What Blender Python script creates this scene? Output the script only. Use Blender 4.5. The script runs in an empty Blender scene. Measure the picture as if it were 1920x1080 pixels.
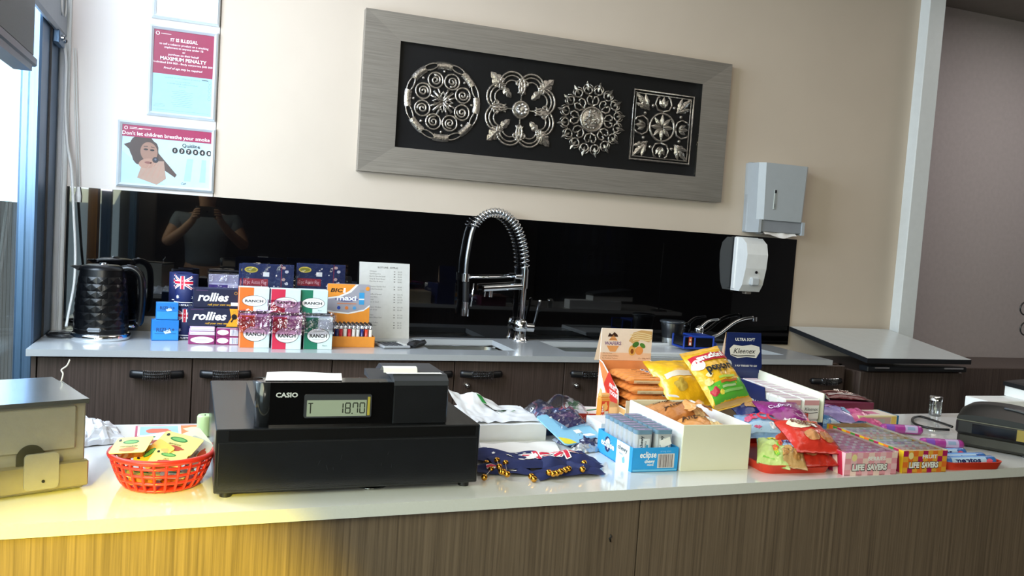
import bpy, math, random
from math import sin, cos, pi, radians, sqrt, atan2, hypot
from mathutils import Vector, Matrix, noise
random.seed(7)
SC = bpy.context.scene
COL = SC.collection
V = Vector
# ------------------------------------------------------------------ camera
ZC = 0.92                 # height of both counter tops above the floor
CAMZ = ZC + 0.42
FPX, YAW, PITCH, ROLL = 1580.4, .35085, .06579, .06724
_w = V((sin(YAW)*cos(PITCH), cos(YAW)*cos(PITCH), -sin(PITCH)))
_r0 = V((cos(YAW), -sin(YAW), 0)); _u0 = _r0.cross(_w)
CR = _r0*cos(ROLL) + _u0*sin(ROLL); CU = _u0*cos(ROLL) - _r0*sin(ROLL)
CAM = V((0, 0, CAMZ))
cd = bpy.data.cameras.new('camera'); cd.sensor_width = 36; cd.lens = 36*FPX/1920
cd.clip_start = .02
cam = bpy.data.objects.new('camera', cd); COL.objects.link(cam)
mw = Matrix.Identity(4)
for i in range(3):
    mw[i][0] = CR[i]; mw[i][1] = CU[i]; mw[i][2] = -_w[i]; mw[i][3] = CAM[i]
cam.matrix_world = mw
SC.camera = cam
# ------------------------------------------------------------------ colour management
vs = SC.view_settings
vs.view_transform = 'Standard'; vs.look = 'None'; vs.gamma = 1; vs.exposure = 0.0
try: vs.use_curve_mapping = False
except Exception: pass
# ------------------------------------------------------------------ world and lights
wd = bpy.data.worlds.new('daylight'); SC.world = wd; wd.use_nodes = True
_bg = wd.node_tree.nodes['Background']; _bg.inputs[0].default_value = (.80, .93, 1, 1); _bg.inputs[1].default_value = 3.0
def area(name, loc, look, sx, sy, power, color, spread=180):
    l = bpy.data.lights.new(name, 'AREA'); l.shape = 'RECTANGLE'; l.size = sx; l.size_y = sy
    l.energy = power; l.color = color; l.spread = radians(spread)
    o = bpy.data.objects.new(name, l); COL.objects.link(o); o.location = loc
    o.rotation_euler = (V(look)-V(loc)).to_track_quat('-Z', 'Y').to_euler(); return o
# daylight entering through the glazed left wall; fills added behind the camera and overhead
area('window_daylight', (-.62, 2.12, 1.98), (.9, 2.75, 1.75), 1.25, 1.15, 94, (.84, .86, 1.0))
area('side_window_daylight', (-.62, .20, 1.80), (1.0, .75, 1.0), 1.2, 1.0, 32, (1.0, .90, .55))
area('rear_fill', (-.1, -2.85, 2.12), (.8, 1.5, 1.1), 2.8, 1.0, 82, (1.0, .93, .76))  # unseen warm fill added behind the camera to light the counter front
area('overhead_fill', (2.0, 1.5, 2.72), (2.0, 1.5, 0), 1.8, .9, 11, (1.0, .91, .82))  # added overhead fill for the general warm ambient light
area('recess_fill', (4.3, 2.6, 2.72), (4.3, 2.6, 0), .6, .6, 15, (1.0, .94, .92))  # fill added to brighten the dark recess at right
sp = bpy.data.lights.new('yellow_sunbeam', 'SPOT'); sp.energy = 560; sp.color = (1.0, .78, .0)
sp.spot_size = radians(20); sp.spot_blend = .3; sp.shadow_soft_size = .06
so = bpy.data.objects.new('yellow_sunbeam', sp); COL.objects.link(so); so.location = (-.42, -.50, 1.62)
so.rotation_euler = (V((-.10, 1.20, .66)) - so.location).to_track_quat('-Z', 'Y').to_euler()

# ------------------------------------------------------------------ rays through the photograph onto real planes
def ray(px, py): return _w + CR*((px-960)/FPX) - CU*((py-540)/FPX)
def on_z(px, py, h=0.0):          # point at height h above the counter tops
    d = ray(px, py); return CAM + d*((ZC+h-CAMZ)/d.z)
def on_y(px, py, y):
    d = ray(px, py); return CAM + d*(y/d.y)
def on_x(px, py, x):
    d = ray(px, py); return CAM + d*(x/d.x)
# ------------------------------------------------------------------ materials
def lin(c): return tuple((v/12.92 if v <= .04045 else ((v+.055)/1.055)**2.4) for v in c)
def hx(s): return lin(tuple(int(s[i:i+2], 16)/255 for i in (0, 2, 4)))
_mc = {}
def mat(key, color=None, rough=.5, metal=0., var=.04, scale=30., bump=0., bscale=200., coat=0., spec=.5, emit=0., sub=0.):
    """procedural principled material: base colour gently broken by noise"""
    if key in _mc: return _mc[key]
    m = bpy.data.materials.new(key); m.use_nodes = True; nt = m.node_tree; b = nt.nodes['Principled BSDF']
    c = hx(color) if isinstance(color, str) else color
    b.inputs['Roughness'].default_value = rough; b.inputs['Metallic'].default_value = metal
    b.inputs['Specular IOR Level'].default_value = spec; b.inputs['Coat Weight'].default_value = coat
    b.inputs['Coat Roughness'].default_value = .08
    tc = nt.nodes.new('ShaderNodeTexCoord')
    if var > 0:
        n = nt.nodes.new('ShaderNodeTexNoise'); n.inputs['Scale'].default_value = scale; n.inputs['Detail'].default_value = 3
        nt.links.new(tc.outputs['Object'], n.inputs['Vector'])
        r = nt.nodes.new('ShaderNodeValToRGB'); e = r.color_ramp.elements
        e[0].position = .3; e[1].position = .7
        e[0].color = (*[max(0, x*(1-var)) for x in c], 1); e[1].color = (*[min(1, x*(1+var)) for x in c], 1)
        nt.links.new(n.outputs['Fac'], r.inputs['Fac']); nt.links.new(r.outputs['Color'], b.inputs['Base Color'])
    else:
        b.inputs['Base Color'].default_value = (*c, 1)
    if emit:
        b.inputs['Emission Color'].default_value = (*c, 1); b.inputs['Emission Strength'].default_value = emit
    if bump:
        n2 = nt.nodes.new('ShaderNodeTexNoise'); n2.inputs['Scale'].default_value = bscale; n2.inputs['Detail'].default_value = 4
        nt.links.new(tc.outputs['Object'], n2.inputs['Vector'])
        bp = nt.nodes.new('ShaderNodeBump'); bp.inputs['Strength'].default_value = bump; bp.inputs['Distance'].default_value = .01
        nt.links.new(n2.outputs['Fac'], bp.inputs['Height']); nt.links.new(bp.outputs['Normal'], b.inputs['Normal'])
    _mc[key] = m; return m
def ink(color, rough=.45):            # printed colour
    return mat('print_'+color, color, rough=rough, var=.03, scale=60)
def foil(color, rough=.28):           # glossy printed wrapper
    return mat('foil_'+color, color, rough=rough, var=.05, scale=50, bump=.25, bscale=70, coat=.35)
def wood(key, c0, c1, sx=90, rough=.38):
    if key in _mc: return _mc[key]
    m = bpy.data.materials.new(key); m.use_nodes = True; nt = m.node_tree; b = nt.nodes['Principled BSDF']
    tc = nt.nodes.new('ShaderNodeTexCoord'); mp = nt.nodes.new('ShaderNodeMapping')
    mp.inputs['Scale'].default_value = (sx, sx, 1.6)
    n = nt.nodes.new('ShaderNodeTexNoise'); n.inputs['Scale'].default_value = 1.6; n.inputs['Detail'].default_value = 6; n.inputs['Roughness'].default_value = .7
    nt.links.new(tc.outputs['Object'], mp.inputs['Vector']); nt.links.new(mp.outputs['Vector'], n.inputs['Vector'])
    r = nt.nodes.new('ShaderNodeValToRGB'); e = r.color_ramp.elements
    e[0].position = .33; e[0].color = (*hx(c0), 1); e[1].position = .68; e[1].color = (*hx(c1), 1)
    nt.links.new(n.outputs['Fac'], r.inputs['Fac']); nt.links.new(r.outputs['Color'], b.inputs['Base Color'])
    b.inputs['Roughness'].default_value = rough
    bp = nt.nodes.new('ShaderNodeBump'); bp.inputs['Strength'].default_value = .12; bp.inputs['Distance'].default_value = .002
    nt.links.new(n.outputs['Fac'], bp.inputs['Height']); nt.links.new(bp.outputs['Normal'], b.inputs['Normal'])
    _mc[key] = m; return m
def brushed(key, c, rough=.3, metal=1., ax=(4, 300, 300)):
    if key in _mc: return _mc[key]
    m = bpy.data.materials.new(key); m.use_nodes = True; nt = m.node_tree; b = nt.nodes['Principled BSDF']
    tc = nt.nodes.new('ShaderNodeTexCoord'); mp = nt.nodes.new('ShaderNodeMapping'); mp.inputs['Scale'].default_value = ax
    n = nt.nodes.new('ShaderNodeTexNoise'); n.inputs['Scale'].default_value = 1.; n.inputs['Detail'].default_value = 4
    nt.links.new(tc.outputs['Object'], mp.inputs['Vector']); nt.links.new(mp.outputs['Vector'], n.inputs['Vector'])
    r = nt.nodes.new('ShaderNodeValToRGB'); e = r.color_ramp.elements; cc = hx(c)
    e[0].position = .3; e[0].color = (*[x*.82 for x in cc], 1); e[1].position = .7; e[1].color = (*[min(1, x*1.12) for x in cc], 1)
    nt.links.new(n.outputs['Fac'], r.inputs['Fac']); nt.links.new(r.outputs['Color'], b.inputs['Base Color'])
    b.inputs['Roughness'].default_value = rough; b.inputs['Metallic'].default_value = metal
    bp = nt.nodes.new('ShaderNodeBump'); bp.inputs['Strength'].default_value = .08; bp.inputs['Distance'].default_value = .002
    nt.links.new(n.outputs['Fac'], bp.inputs['Height']); nt.links.new(bp.outputs['Normal'], b.inputs['Normal'])
    _mc[key] = m; return m
def clear(key, tint='ffffff', gloss=.12, rough=.05, bump=0., bscale=60., fr=.6):
    """thin clear film or pane: transparent with a glossy skin"""
    if key in _mc: return _mc[key]
    m = bpy.data.materials.new(key); m.use_nodes = True; nt = m.node_tree
    for n in list(nt.nodes):
        if n.type != 'OUTPUT_MATERIAL': nt.nodes.remove(n)
    out = [n for n in nt.nodes if n.type == 'OUTPUT_MATERIAL'][0]
    t = nt.nodes.new('ShaderNodeBsdfTransparent'); t.inputs[0].default_value = (*hx(tint), 1)
    g = nt.nodes.new('ShaderNodeBsdfGlossy'); g.inputs['Roughness'].default_value = rough
    lw = nt.nodes.new('ShaderNodeLayerWeight'); lw.inputs['Blend'].default_value = .25
    mm = nt.nodes.new('ShaderNodeMath'); mm.operation = 'MULTIPLY_ADD'; mm.inputs[1].default_value = fr; mm.inputs[2].default_value = gloss
    nt.links.new(lw.outputs['Fresnel'], mm.inputs[0]); mm.use_clamp = True
    mx = nt.nodes.new('ShaderNodeMixShader'); nt.links.new(mm.outputs[0], mx.inputs[0])
    nt.links.new(t.outputs[0], mx.inputs[1]); nt.links.new(g.outputs[0], mx.inputs[2]); nt.links.new(mx.outputs[0], out.inputs[0])
    if bump:
        tc = nt.nodes.new('ShaderNodeTexCoord'); n = nt.nodes.new('ShaderNodeTexNoise'); n.inputs['Scale'].default_value = bscale
        nt.links.new(tc.outputs['Object'], n.inputs['Vector']); bp = nt.nodes.new('ShaderNodeBump'); bp.inputs['Strength'].default_value = bump
        bp.inputs['Distance'].default_value = .02
        nt.links.new(n.outputs['Fac'], bp.inputs['Height']); nt.links.new(bp.outputs['Normal'], g.inputs['Normal']); nt.links.new(bp.outputs['Normal'], lw.inputs['Normal'])
    _mc[key] = m; return m

# ------------------------------------------------------------------ text outlines
_tc = {}
def glyphs(s, bold=0., shear=0., res=2, space=1.0):
    k = (s, bold, shear, res, space)
    if k in _tc: return _tc[k]
    cu = bpy.data.curves.new('t', 'FONT'); cu.body = s; cu.offset = bold; cu.shear = shear; cu.resolution_u = res; cu.space_character = space
    o = bpy.data.objects.new('t', cu); me = bpy.data.meshes.new_from_object(o)
    vs_ = [(v.co.x, v.co.y) for v in me.vertices]; fs = [tuple(p.vertices) for p in me.polygons]
    bpy.data.objects.remove(o); bpy.data.curves.remove(cu); bpy.data.meshes.remove(me)
    if vs_:
        x0 = min(v[0] for v in vs_); x1 = max(v[0] for v in vs_)
        vs_ = [(x-x0, y) for x, y in vs_]; w = x1-x0
    else: w = 0
    _tc[k] = (vs_, fs, w); return _tc[k]

# ------------------------------------------------------------------ mesh builder
class MB:
    def __init__(s, T=None):
        s.v = []; s.f = []; s.m = []; s.sm = []; s.mats = []; s.T = T
    def mi(s, m):
        if m not in s.mats: s.mats.append(m)
        return s.mats.index(m)
    def add(s, vs, fs, m, smooth=False):
        b = len(s.v); T = s.T
        for p in vs:
            p = V(p); s.v.append(tuple(T @ p) if T else tuple(p))
        i = s.mi(m)
        for f in fs: s.f.append(tuple(b+k for k in f)); s.m.append(i); s.sm.append(smooth)
    def box(s, x0, x1, y0, y1, z0, z1, m, b=0., skip=''):
        if x0 > x1: x0, x1 = x1, x0
        if y0 > y1: y0, y1 = y1, y0
        if z0 > z1: z0, z1 = z1, z0
        if b <= 0:
            vs_ = [(x, y, z) for x in (x0, x1) for y in (y0, y1) for z in (z0, z1)]
            fs = {'l': (0, 1, 3, 2), 'r': (4, 6, 7, 5), 'f': (0, 4, 5, 1), 'k': (2, 3, 7, 6), 'd': (0, 2, 6, 4), 'u': (1, 5, 7, 3)}
            s.add(vs_, [f for k, f in fs.items() if k not in skip], m); return
        b = min(b, (x1-x0)*.49, (y1-y0)*.49, (z1-z0)*.49)
        X = (x0, x1); Y = (y0, y1); Z = (z0, z1); vs_ = []; idx = {}
        for i in (0, 1):
            for j in (0, 1):
                for k in (0, 1):
                    dx = b if i == 0 else -b; dy = b if j == 0 else -b; dz = b if k == 0 else -b
                    for a in range(3):
                        idx[i, j, k, a] = len(vs_)
                        vs_.append((X[i]+(dx if a != 0 else 0), Y[j]+(dy if a != 1 else 0), Z[k]+(dz if a != 2 else 0)))
        F = []
        q = [(0, 0), (1, 0), (1, 1), (0, 1)]
        for i in (0, 1):
            F.append([idx[i, a, c, 0] for a, c in q][::(1 if i else -1)])
            F.append([idx[a, i, c, 1] for a, c in q][::(-1 if i else 1)])
            F.append([idx[a, c, i, 2] for a, c in q][::(1 if i else -1)])
        for i in (0, 1):
            for j in (0, 1):
                p = 1 if (i == j) else -1
                F.append([idx[i, j, 0, 0], idx[i, j, 0, 1], idx[i, j, 1, 1], idx[i, j, 1, 0]][::p])
                F.append([idx[i, 0, j, 0], idx[i, 1, j, 0], idx[i, 1, j, 2], idx[i, 0, j, 2]][::p])
                F.append([idx[0, i, j, 1], idx[0, i, j, 2], idx[1, i, j, 2], idx[1, i, j, 1]][::p])
                for k in (0, 1):
                    F.append([idx[i, j, k, 0], idx[i, j, k, 1], idx[i, j, k, 2]][::(1 if (i+j+k) % 2 else -1)])
        s.add(vs_, F, m)
    def prism(s, pts, m, z0, z1, axis='z', cap=True, smooth=False):
        """pts 2-D outline extruded; axis z: (x,y), y: (x,z), x: (y,z)"""
        n = len(pts)
        def P(p, h): return (p[0], p[1], h) if axis == 'z' else ((p[0], h, p[1]) if axis == 'y' else (h, p[0], p[1]))
        vs_ = [P(p, z0) for p in pts]+[P(p, z1) for p in pts]
        fs = [(i, (i+1) % n, n+(i+1) % n, n+i) for i in range(n)]
        s.add(vs_, fs, m, smooth)
        if cap:
            s.add([P(p, z0) for p in pts], [tuple(range(n))[::-1]], m); s.add([P(p, z1) for p in pts], [tuple(range(n))], m)
    def lathe(s, prof, m, c=(0, 0, 0), n=32, a0=0, a1=2*pi, smooth=True, sx=1, sy=1):
        full = abs(a1-a0-2*pi) < 1e-6; N = n if full else n+1; vs_ = []
        for r, z in prof:
            for i in range(N):
                a = a0+(a1-a0)*i/n; vs_.append((c[0]+r*cos(a)*sx, c[1]+r*sin(a)*sy, c[2]+z))
        fs = []
        for k in range(len(prof)-1):
            for i in range(n):
                j = (i+1) % N; fs.append((k*N+i, k*N+j, (k+1)*N+j, (k+1)*N+i))
        s.add(vs_, fs, m, smooth)
    def tube(s, pts, r, m, n=8, closed=False, caps=True, flat=1.0, up=None):
        pts = [V(p) for p in pts]; L = len(pts)
        R = r if isinstance(r, (list, tuple)) else [r]*L
        vs_ = []; nv = None
        for i in range(L):
            if closed: t = pts[(i+1) % L]-pts[i-1]
            else: t = pts[min(i+1, L-1)]-pts[max(i-1, 0)]
            if t.length < 1e-9: t = V((0, 0, 1))
            t.normalize()
            if up is not None:
                nv = V(up)-t*V(up).dot(t)
                if nv.length < 1e-6: nv = t.orthogonal()
            elif nv is None: nv = t.orthogonal()
            else:
                nv = nv-t*nv.dot(t)
                if nv.length < 1e-6: nv = t.orthogonal()
            nv = nv.normalized(); bv = t.cross(nv)
            for k in range(n):
                a = 2*pi*k/n; vs_.append(pts[i]+nv*(cos(a)*R[i]*flat)+bv*(sin(a)*R[i]))
        fs = []
        for i in range(L if closed else L-1):
            j = (i+1) % L
            for k in range(n):
                k2 = (k+1) % n; fs.append((i*n+k, i*n+k2, j*n+k2, j*n+k))
        if caps and not closed:
            fs.append(tuple(range(n))[::-1]); fs.append(tuple((L-1)*n+k for k in range(n)))
        s.add(vs_, fs, m, True)
    def cyl(s, p0, p1, r0, m, r1=None, n=20):
        r1 = r0 if r1 is None else r1; p0 = V(p0); p1 = V(p1); t = (p1-p0).normalized(); a = t.orthogonal().normalized(); b = t.cross(a)
        ra = [p0+(a*cos(2*pi*k/n)+b*sin(2*pi*k/n))*r0 for k in range(n)]; rb = [p1+(a*cos(2*pi*k/n)+b*sin(2*pi*k/n))*r1 for k in range(n)]
        s.add(ra+rb, [(k, (k+1) % n, n+(k+1) % n, n+k) for k in range(n)], m, True)
        s.add(ra, [tuple(range(n))[::-1]], m); s.add(rb, [tuple(range(n))], m)
    def sphere(s, c, r, m, n=12, sz=1.0):
        prof = [(max(1e-5, r*sin(pi*k/n)), -r*cos(pi*k/n)*sz) for k in range(n+1)]
        s.lathe(prof, m, c, n=n*2)
    def grid(s, fn, nu, nv, m, smooth=True, mfn=None):
        vs_ = [fn(i/nu, j/nv) for j in range(nv+1) for i in range(nu+1)]
        if mfn is None:
            s.add(vs_, [(j*(nu+1)+i, j*(nu+1)+i+1, (j+1)*(nu+1)+i+1, (j+1)*(nu+1)+i) for j in range(nv) for i in range(nu)], m, smooth); return
        b = len(s.v)
        s.add(vs_, [], m)
        for j in range(nv):
            for i in range(nu):
                s.f.append(tuple(b+k for k in (j*(nu+1)+i, j*(nu+1)+i+1, (j+1)*(nu+1)+i+1, (j+1)*(nu+1)+i)))
                s.m.append(s.mi(mfn((i+.5)/nu, (j+.5)/nv) or m)); s.sm.append(smooth)
    def mesh(s, name):
        me = bpy.data.meshes.new(name); me.from_pydata(s.v, [], s.f)
        for m in s.mats: me.materials.append(m)
        me.polygons.foreach_set('material_index', s.m); me.polygons.foreach_set('use_smooth', s.sm)
        me.validate(); me.update(); return me

class Art:
    """print drawn on a face: x right, y up on that face; f(x, y, h) gives the point, h the height of the ink"""
    def __init__(s, mb, f, h=.0003, st=.00012): s.mb = mb; s.f = f; s.h = h; s.st = st; s.tl = 0.
    def lay(s): s.h += s.st
    def poly(s, pts, m): s.mb.add([s.f(x, y, s.h) for x, y in pts], [tuple(range(len(pts)))], m)
    def rect(s, x0, y0, x1, y1, m, n=1, k=1):
        s.mb.grid(lambda u, v: s.f(x0+(x1-x0)*u, y0+(y1-y0)*v, s.h), n, k, m, smooth=n > 1)
    def ell(s, cx, cy, rx, ry, m, n=28, rings=1, rot=0):
        c, d = cos(rot), sin(rot); vs_ = [s.f(cx, cy, s.h)]; fs = []
        if s.tl: rings = max(rings, 4)
        for q in range(1, rings+1):
            for i in range(n):
                a = 2*pi*i/n; x = rx*cos(a)*q/rings; y = ry*sin(a)*q/rings; vs_.append(s.f(cx+x*c-y*d, cy+x*d+y*c, s.h))
        fs += [(0, 1+i, 1+(i+1) % n) for i in range(n)]
        for q in range(1, rings):
            b0 = 1+(q-1)*n; b1 = 1+q*n
            fs += [(b0+i, b1+i, b1+(i+1) % n, b0+(i+1) % n) for i in range(n)]
        s.mb.add(vs_, fs, m)
    def ring(s, cx, cy, rx, ry, t, m, n=32):
        vs_ = []
        for i in range(n):
            a = 2*pi*i/n; vs_.append(s.f(cx+rx*cos(a), cy+ry*sin(a), s.h)); vs_.append(s.f(cx+(rx-t)*cos(a), cy+(ry-t)*sin(a), s.h))
        s.mb.add(vs_, [(2*i, 2*((i+1) % n), 2*((i+1) % n)+1, 2*i+1) for i in range(n)], m)
    def line(s, pts, w, m):
        L = len(pts); vs_ = []
        for i in range(L):
            a = pts[max(0, i-1)]; b = pts[min(L-1, i+1)]; dx, dy = b[0]-a[0], b[1]-a[1]; l = hypot(dx, dy) or 1
            nx, ny = -dy/l*w/2, dx/l*w/2; x, y = pts[i]
            vs_ += [s.f(x+nx, y+ny, s.h), s.f(x-nx, y-ny, s.h)]
        s.mb.add(vs_, [(2*i+1, 2*i+3, 2*i+2, 2*i) for i in range(L-1)], m)
    def text(s, t, x, y, size, m, al='c', bold=0., shear=0., wide=1., rot=0., fit=None, res=2, space=1.):
        vs_, fs, w = glyphs(t, bold, shear, res, space)
        if not vs_: return
        sx = size*wide
        if fit: sx = fit/w
        ox = {'c': -w*sx/2, 'l': 0, 'r': -w*sx}[al]; c, d = cos(rot), sin(rot)
        out = []
        for a, b in vs_:
            X = a*sx+ox; Y = b*size; out.append(s.f(x+X*c-Y*d, y+X*d+Y*c, s.h+s.tl))
        s.mb.add(out, fs, m)
    def bars(s, x0, y0, x1, y1, m, bg=None, n=18, seed=1):
        if bg: s.rect(x0-.06*(x1-x0), y0-.05*(y1-y0), x1+.06*(x1-x0), y1+.05*(y1-y0), bg); s.lay()
        rr = random.Random(seed); d = (x1-x0)/n
        for i in range(n):
            w = d*rr.choice((.3, .45, .7)); s.rect(x0+i*d, y0, x0+i*d+w, y1, m)
    def blob(s, cx, cy, rx, ry, m, seed=0, n=22, amp=.18):
        pts = []
        for i in range(n):
            a = 2*pi*i/n; k = 1+amp*noise.noise(V((cos(a)*1.7+seed*3.1, sin(a)*1.7, seed)))*2
            pts.append((cx+rx*k*cos(a), cy+ry*k*sin(a)))
        R_ = (.35, .7, 1.) if s.tl else (1.,); vs_ = [s.f(cx, cy, s.h)]+[s.f(cx+(x-cx)*q, cy+(y-cy)*q, s.h) for q in R_ for x, y in pts]
        fs = [(0, 1+i, 1+(i+1) % n) for i in range(n)]+[(1+q*n+i, 1+(q+1)*n+i, 1+(q+1)*n+(i+1) % n, 1+q*n+(i+1) % n) for q in range(len(R_)-1) for i in range(n)]
        s.mb.add(vs_, fs, m)
    def star(s, cx, cy, r, m, n=7):
        pts = []
        for i in range(2*n):
            a = pi/2+pi*i/n; k = r if i % 2 == 0 else r*.48; pts.append((cx+k*cos(a), cy+k*sin(a)))
        s.mb.add([s.f(cx, cy, s.h)]+[s.f(x, y, s.h) for x, y in pts], [(0, 1+i, 1+(i+1) % (2*n)) for i in range(2*n)], m)
    def strip(s, x0, y0, x1, y1, w, m, n=6):
        s.line([(x0+(x1-x0)*i/n, y0+(y1-y0)*i/n) for i in range(n+1)], w, m)
    def union(s, x0, y0, w, h, W=None, Rd=None):
        W = W or ink('f2f2f4'); Rd = Rd or ink('d01c3a'); k = h/10
        s.strip(x0+k*.6, y0+k*.3, x0+w-k*.6, y0+h-k*.3, k*1.9, W); s.strip(x0+k*.6, y0+h-k*.3, x0+w-k*.6, y0+k*.3, k*1.9, W); s.lay()
        s.strip(x0+k*.4, y0+k*.2, x0+w-k*.4, y0+h-k*.2, k*.6, Rd); s.strip(x0+k*.4, y0+h-k*.2, x0+w-k*.4, y0+k*.2, k*.6, Rd); s.lay()
        s.strip(x0, y0+h/2, x0+w, y0+h/2, k*3.2, W); s.strip(x0+w/2, y0, x0+w/2, y0+h, k*3.2, W); s.lay()
        s.strip(x0, y0+h/2, x0+w, y0+h/2, k*1.9, Rd); s.strip(x0+w/2, y0, x0+w/2, y0+h, k*1.9, Rd)
def face(O, U, W_):
    """flat face frame: origin, right and up; returns the mapping for Art"""
    O = V(O); U = V(U).normalized(); W_ = V(W_).normalized(); N = U.cross(W_)
    return lambda x, y, h: O+U*x+W_*y+N*h
def front(mb, x0, y, z0): return Art(mb, face((x0, y, z0), (1, 0, 0), (0, 0, 1)))       # faces -y
def left(mb, x, y1, z0): return Art(mb, face((x, y1, z0), (0, -1, 0), (0, 0, 1)))      # faces -x, drawn from y1 towards -y
def right(mb, x, y0, z0): return Art(mb, face((x, y0, z0), (0, 1, 0), (0, 0, 1)))
def top(mb, x0, y0, z): return Art(mb, face((x0, y0, z), (1, 0, 0), (0, 1, 0)))

# ------------------------------------------------------------------ objects
def thing(name, label, cat, loc=(0, 0, 0), rz=0., group=None, rot=None):
    o = bpy.data.objects.new(name, None); COL.objects.link(o); o.location = loc; o.rotation_euler = rot or (0, 0, rz)
    o.empty_display_size = .05
    o['label'] = label; o['category'] = cat
    if group: o['group'] = group
    return o
def part(name, mb, parent, label=None, loc=None, rot=None):
    o = bpy.data.objects.new(name, mb.mesh(name)); COL.objects.link(o); o.parent = parent
    if loc: o.location = loc
    if rot: o.rotation_euler = rot
    if label: o['label'] = label
    return o
def solo(name, mb, label, cat, loc=(0, 0, 0), rz=0., group=None, rot=None):
    o = bpy.data.objects.new(name, mb.mesh(name)); COL.objects.link(o); o.location = loc; o.rotation_euler = rot or (0, 0, rz)
    o['label'] = label; o['category'] = cat
    if group: o['group'] = group
    return o
def struct(name, mb, parent=None):
    o = bpy.data.objects.new(name, mb.mesh(name)); COL.objects.link(o)
    if parent: o.parent = parent
    else: o['kind'] = 'structure'
    return o
def dup(o, loc=None, rz=None, label=None, group=None, rot=None):
    c = o.copy(); COL.objects.link(c)
    if loc is not None: c.location = loc
    if rz is not None: c.rotation_euler = (0, 0, rz)
    if rot is not None: c.rotation_euler = rot
    if label: c['label'] = label
    if group: c['group'] = group
    for ch in list(o.children):
        d = ch.copy(); COL.objects.link(d); d.parent = c
        for g in list(ch.children):
            e = g.copy(); COL.objects.link(e); e.parent = d
    return c
def crop(a, b, h=0.):
    """two counter-top points under a front edge -> location, turn, width"""
    p = on_z(*a, h); q = on_z(*b, h); d = q-p; return p, atan2(d.y, d.x), hypot(d.x, d.y)
def arc(cx, cy, r, a0, a1, n): return [(cx+r*cos(a0+(a1-a0)*i/n), cy+r*sin(a0+(a1-a0)*i/n)) for i in range(n+1)]
def rrect(x0, y0, x1, y1, r, n=5):
    p = []
    for cx, cy, a in ((x1-r, y0+r, -pi/2), (x1-r, y1-r, 0), (x0+r, y1-r, pi/2), (x0+r, y0+r, pi)):
        p += arc(cx, cy, r, a, a+pi/2, n)
    return p
CHROME = mat('chrome', 'e6e8ea', rough=.08, metal=1, var=.02)
STEEL = brushed('brushed_steel', 'b9bbb8', rough=.28)
WHITE = mat('white_plastic', 'e9ebe9', rough=.35, var=.02)
BLACKP = mat('black_plastic', '141416', rough=.4, var=.1, bump=.05, bscale=400)
PAPER = mat('white_paper', 'eceae6', rough=.7, var=.02)
BLK = ink('16161a'); WHT = ink('f4f4f2')
# ================================================================== ROOM
D = 3.12
M_WALL = mat('cream_wall', 'cbbdab', rough=.75, var=.03, scale=3, bump=.04, bscale=300)
M_WALLB = mat('white_wall_panel', 'e2dcd6', rough=.6, var=.02, scale=3)
M_WALLR = mat('greige_wall', 'aea6a6', rough=.8, var=.04, scale=40, bump=.08, bscale=250)
M_TRIM = mat('painted_trim', 'dfe4e4', rough=.4, var=.02)
M_ROOM = mat('rear_wall_paint', '4a4340', rough=.8, var=.05)
M_FLOOR = mat('dark_floor_tiles', '3a3532', rough=.5, var=.1, scale=6)
M_CEIL = mat('ceiling_paint', '8d8880', rough=.8, var=.03)
M_FRAME = brushed('blue_grey_aluminium', '56708c', rough=.35, metal=.6, ax=(200, 200, 3))
M_GLASS = clear('window_glass', 'eef6f8', gloss=.02, rough=.02, fr=.2)
b = MB(); b.box(-1.6, 6.5, -3.1, 4.0, -.05, 0, M_FLOOR); struct('floor', b)
b = MB(); b.box(-.7, 6.5, -3.1, 4.0, 2.75, 2.8, M_CEIL); struct('ceiling', b)
b = MB(); b.box(.018, 3.10, D, D+.10, 0, 2.75, M_WALL); b.box(-.52, .0155, D, D+.10, 0, 2.75, M_WALLB); b.box(.0155, .018, D+.004, D+.1, 0, 2.75, BLK)
struct('wall_back', b)
b = MB(); b.box(3.07, 6.5, 3.70, 3.80, 0, 2.75, M_WALLR); b.box(6.4, 6.5, -3.1, 3.7, 0, 2.75, M_WALLR); b.box(3.07, 3.14, D+.001, 3.7, 0, 2.75, M_WALLR); struct('wall_right', b)
b = MB(); b.box(-.6, 6.4, -3.1, -3.0, 0, 2.75, M_ROOM); struct('wall_front', b)
b = MB(); b.box(3.72, 4.95, -2.998, -2.96, 1.70, 2.16, M_FRAME, b=.004); w2 = struct('window_2', b)
b = MB(); b.box(3.76, 4.91, -2.959, -2.957, 1.74, 2.12, mat('far_window_sky', '4a7ab8', rough=.3, var=.05, scale=2, emit=2.2)); struct('window_sky_pane', b, w2)
b = MB(); b.box(-.60, -.47, -3.0, D, 2.56, 2.75, M_ROOM); b.box(-.60, -.47, -3.0, -.55, 0, 2.56, M_ROOM); struct('wall_left', b)
# corner casing at the end of the back wall
b = MB(); b.box(3.055, 3.150, 3.065, D+.002, 0, 2.75, M_TRIM, b=.003); struct('trim_1', b)
# white strip between window frame and wall panel
b = MB(); b.box(-.468, -.436, 3.094, D-.001, ZC-.2, 2.75, M_TRIM, b=.004); b.box(-.452, -.446, 3.086, 3.094, ZC, 2.75, M_TRIM, b=.002); struct('trim_2', b)
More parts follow.
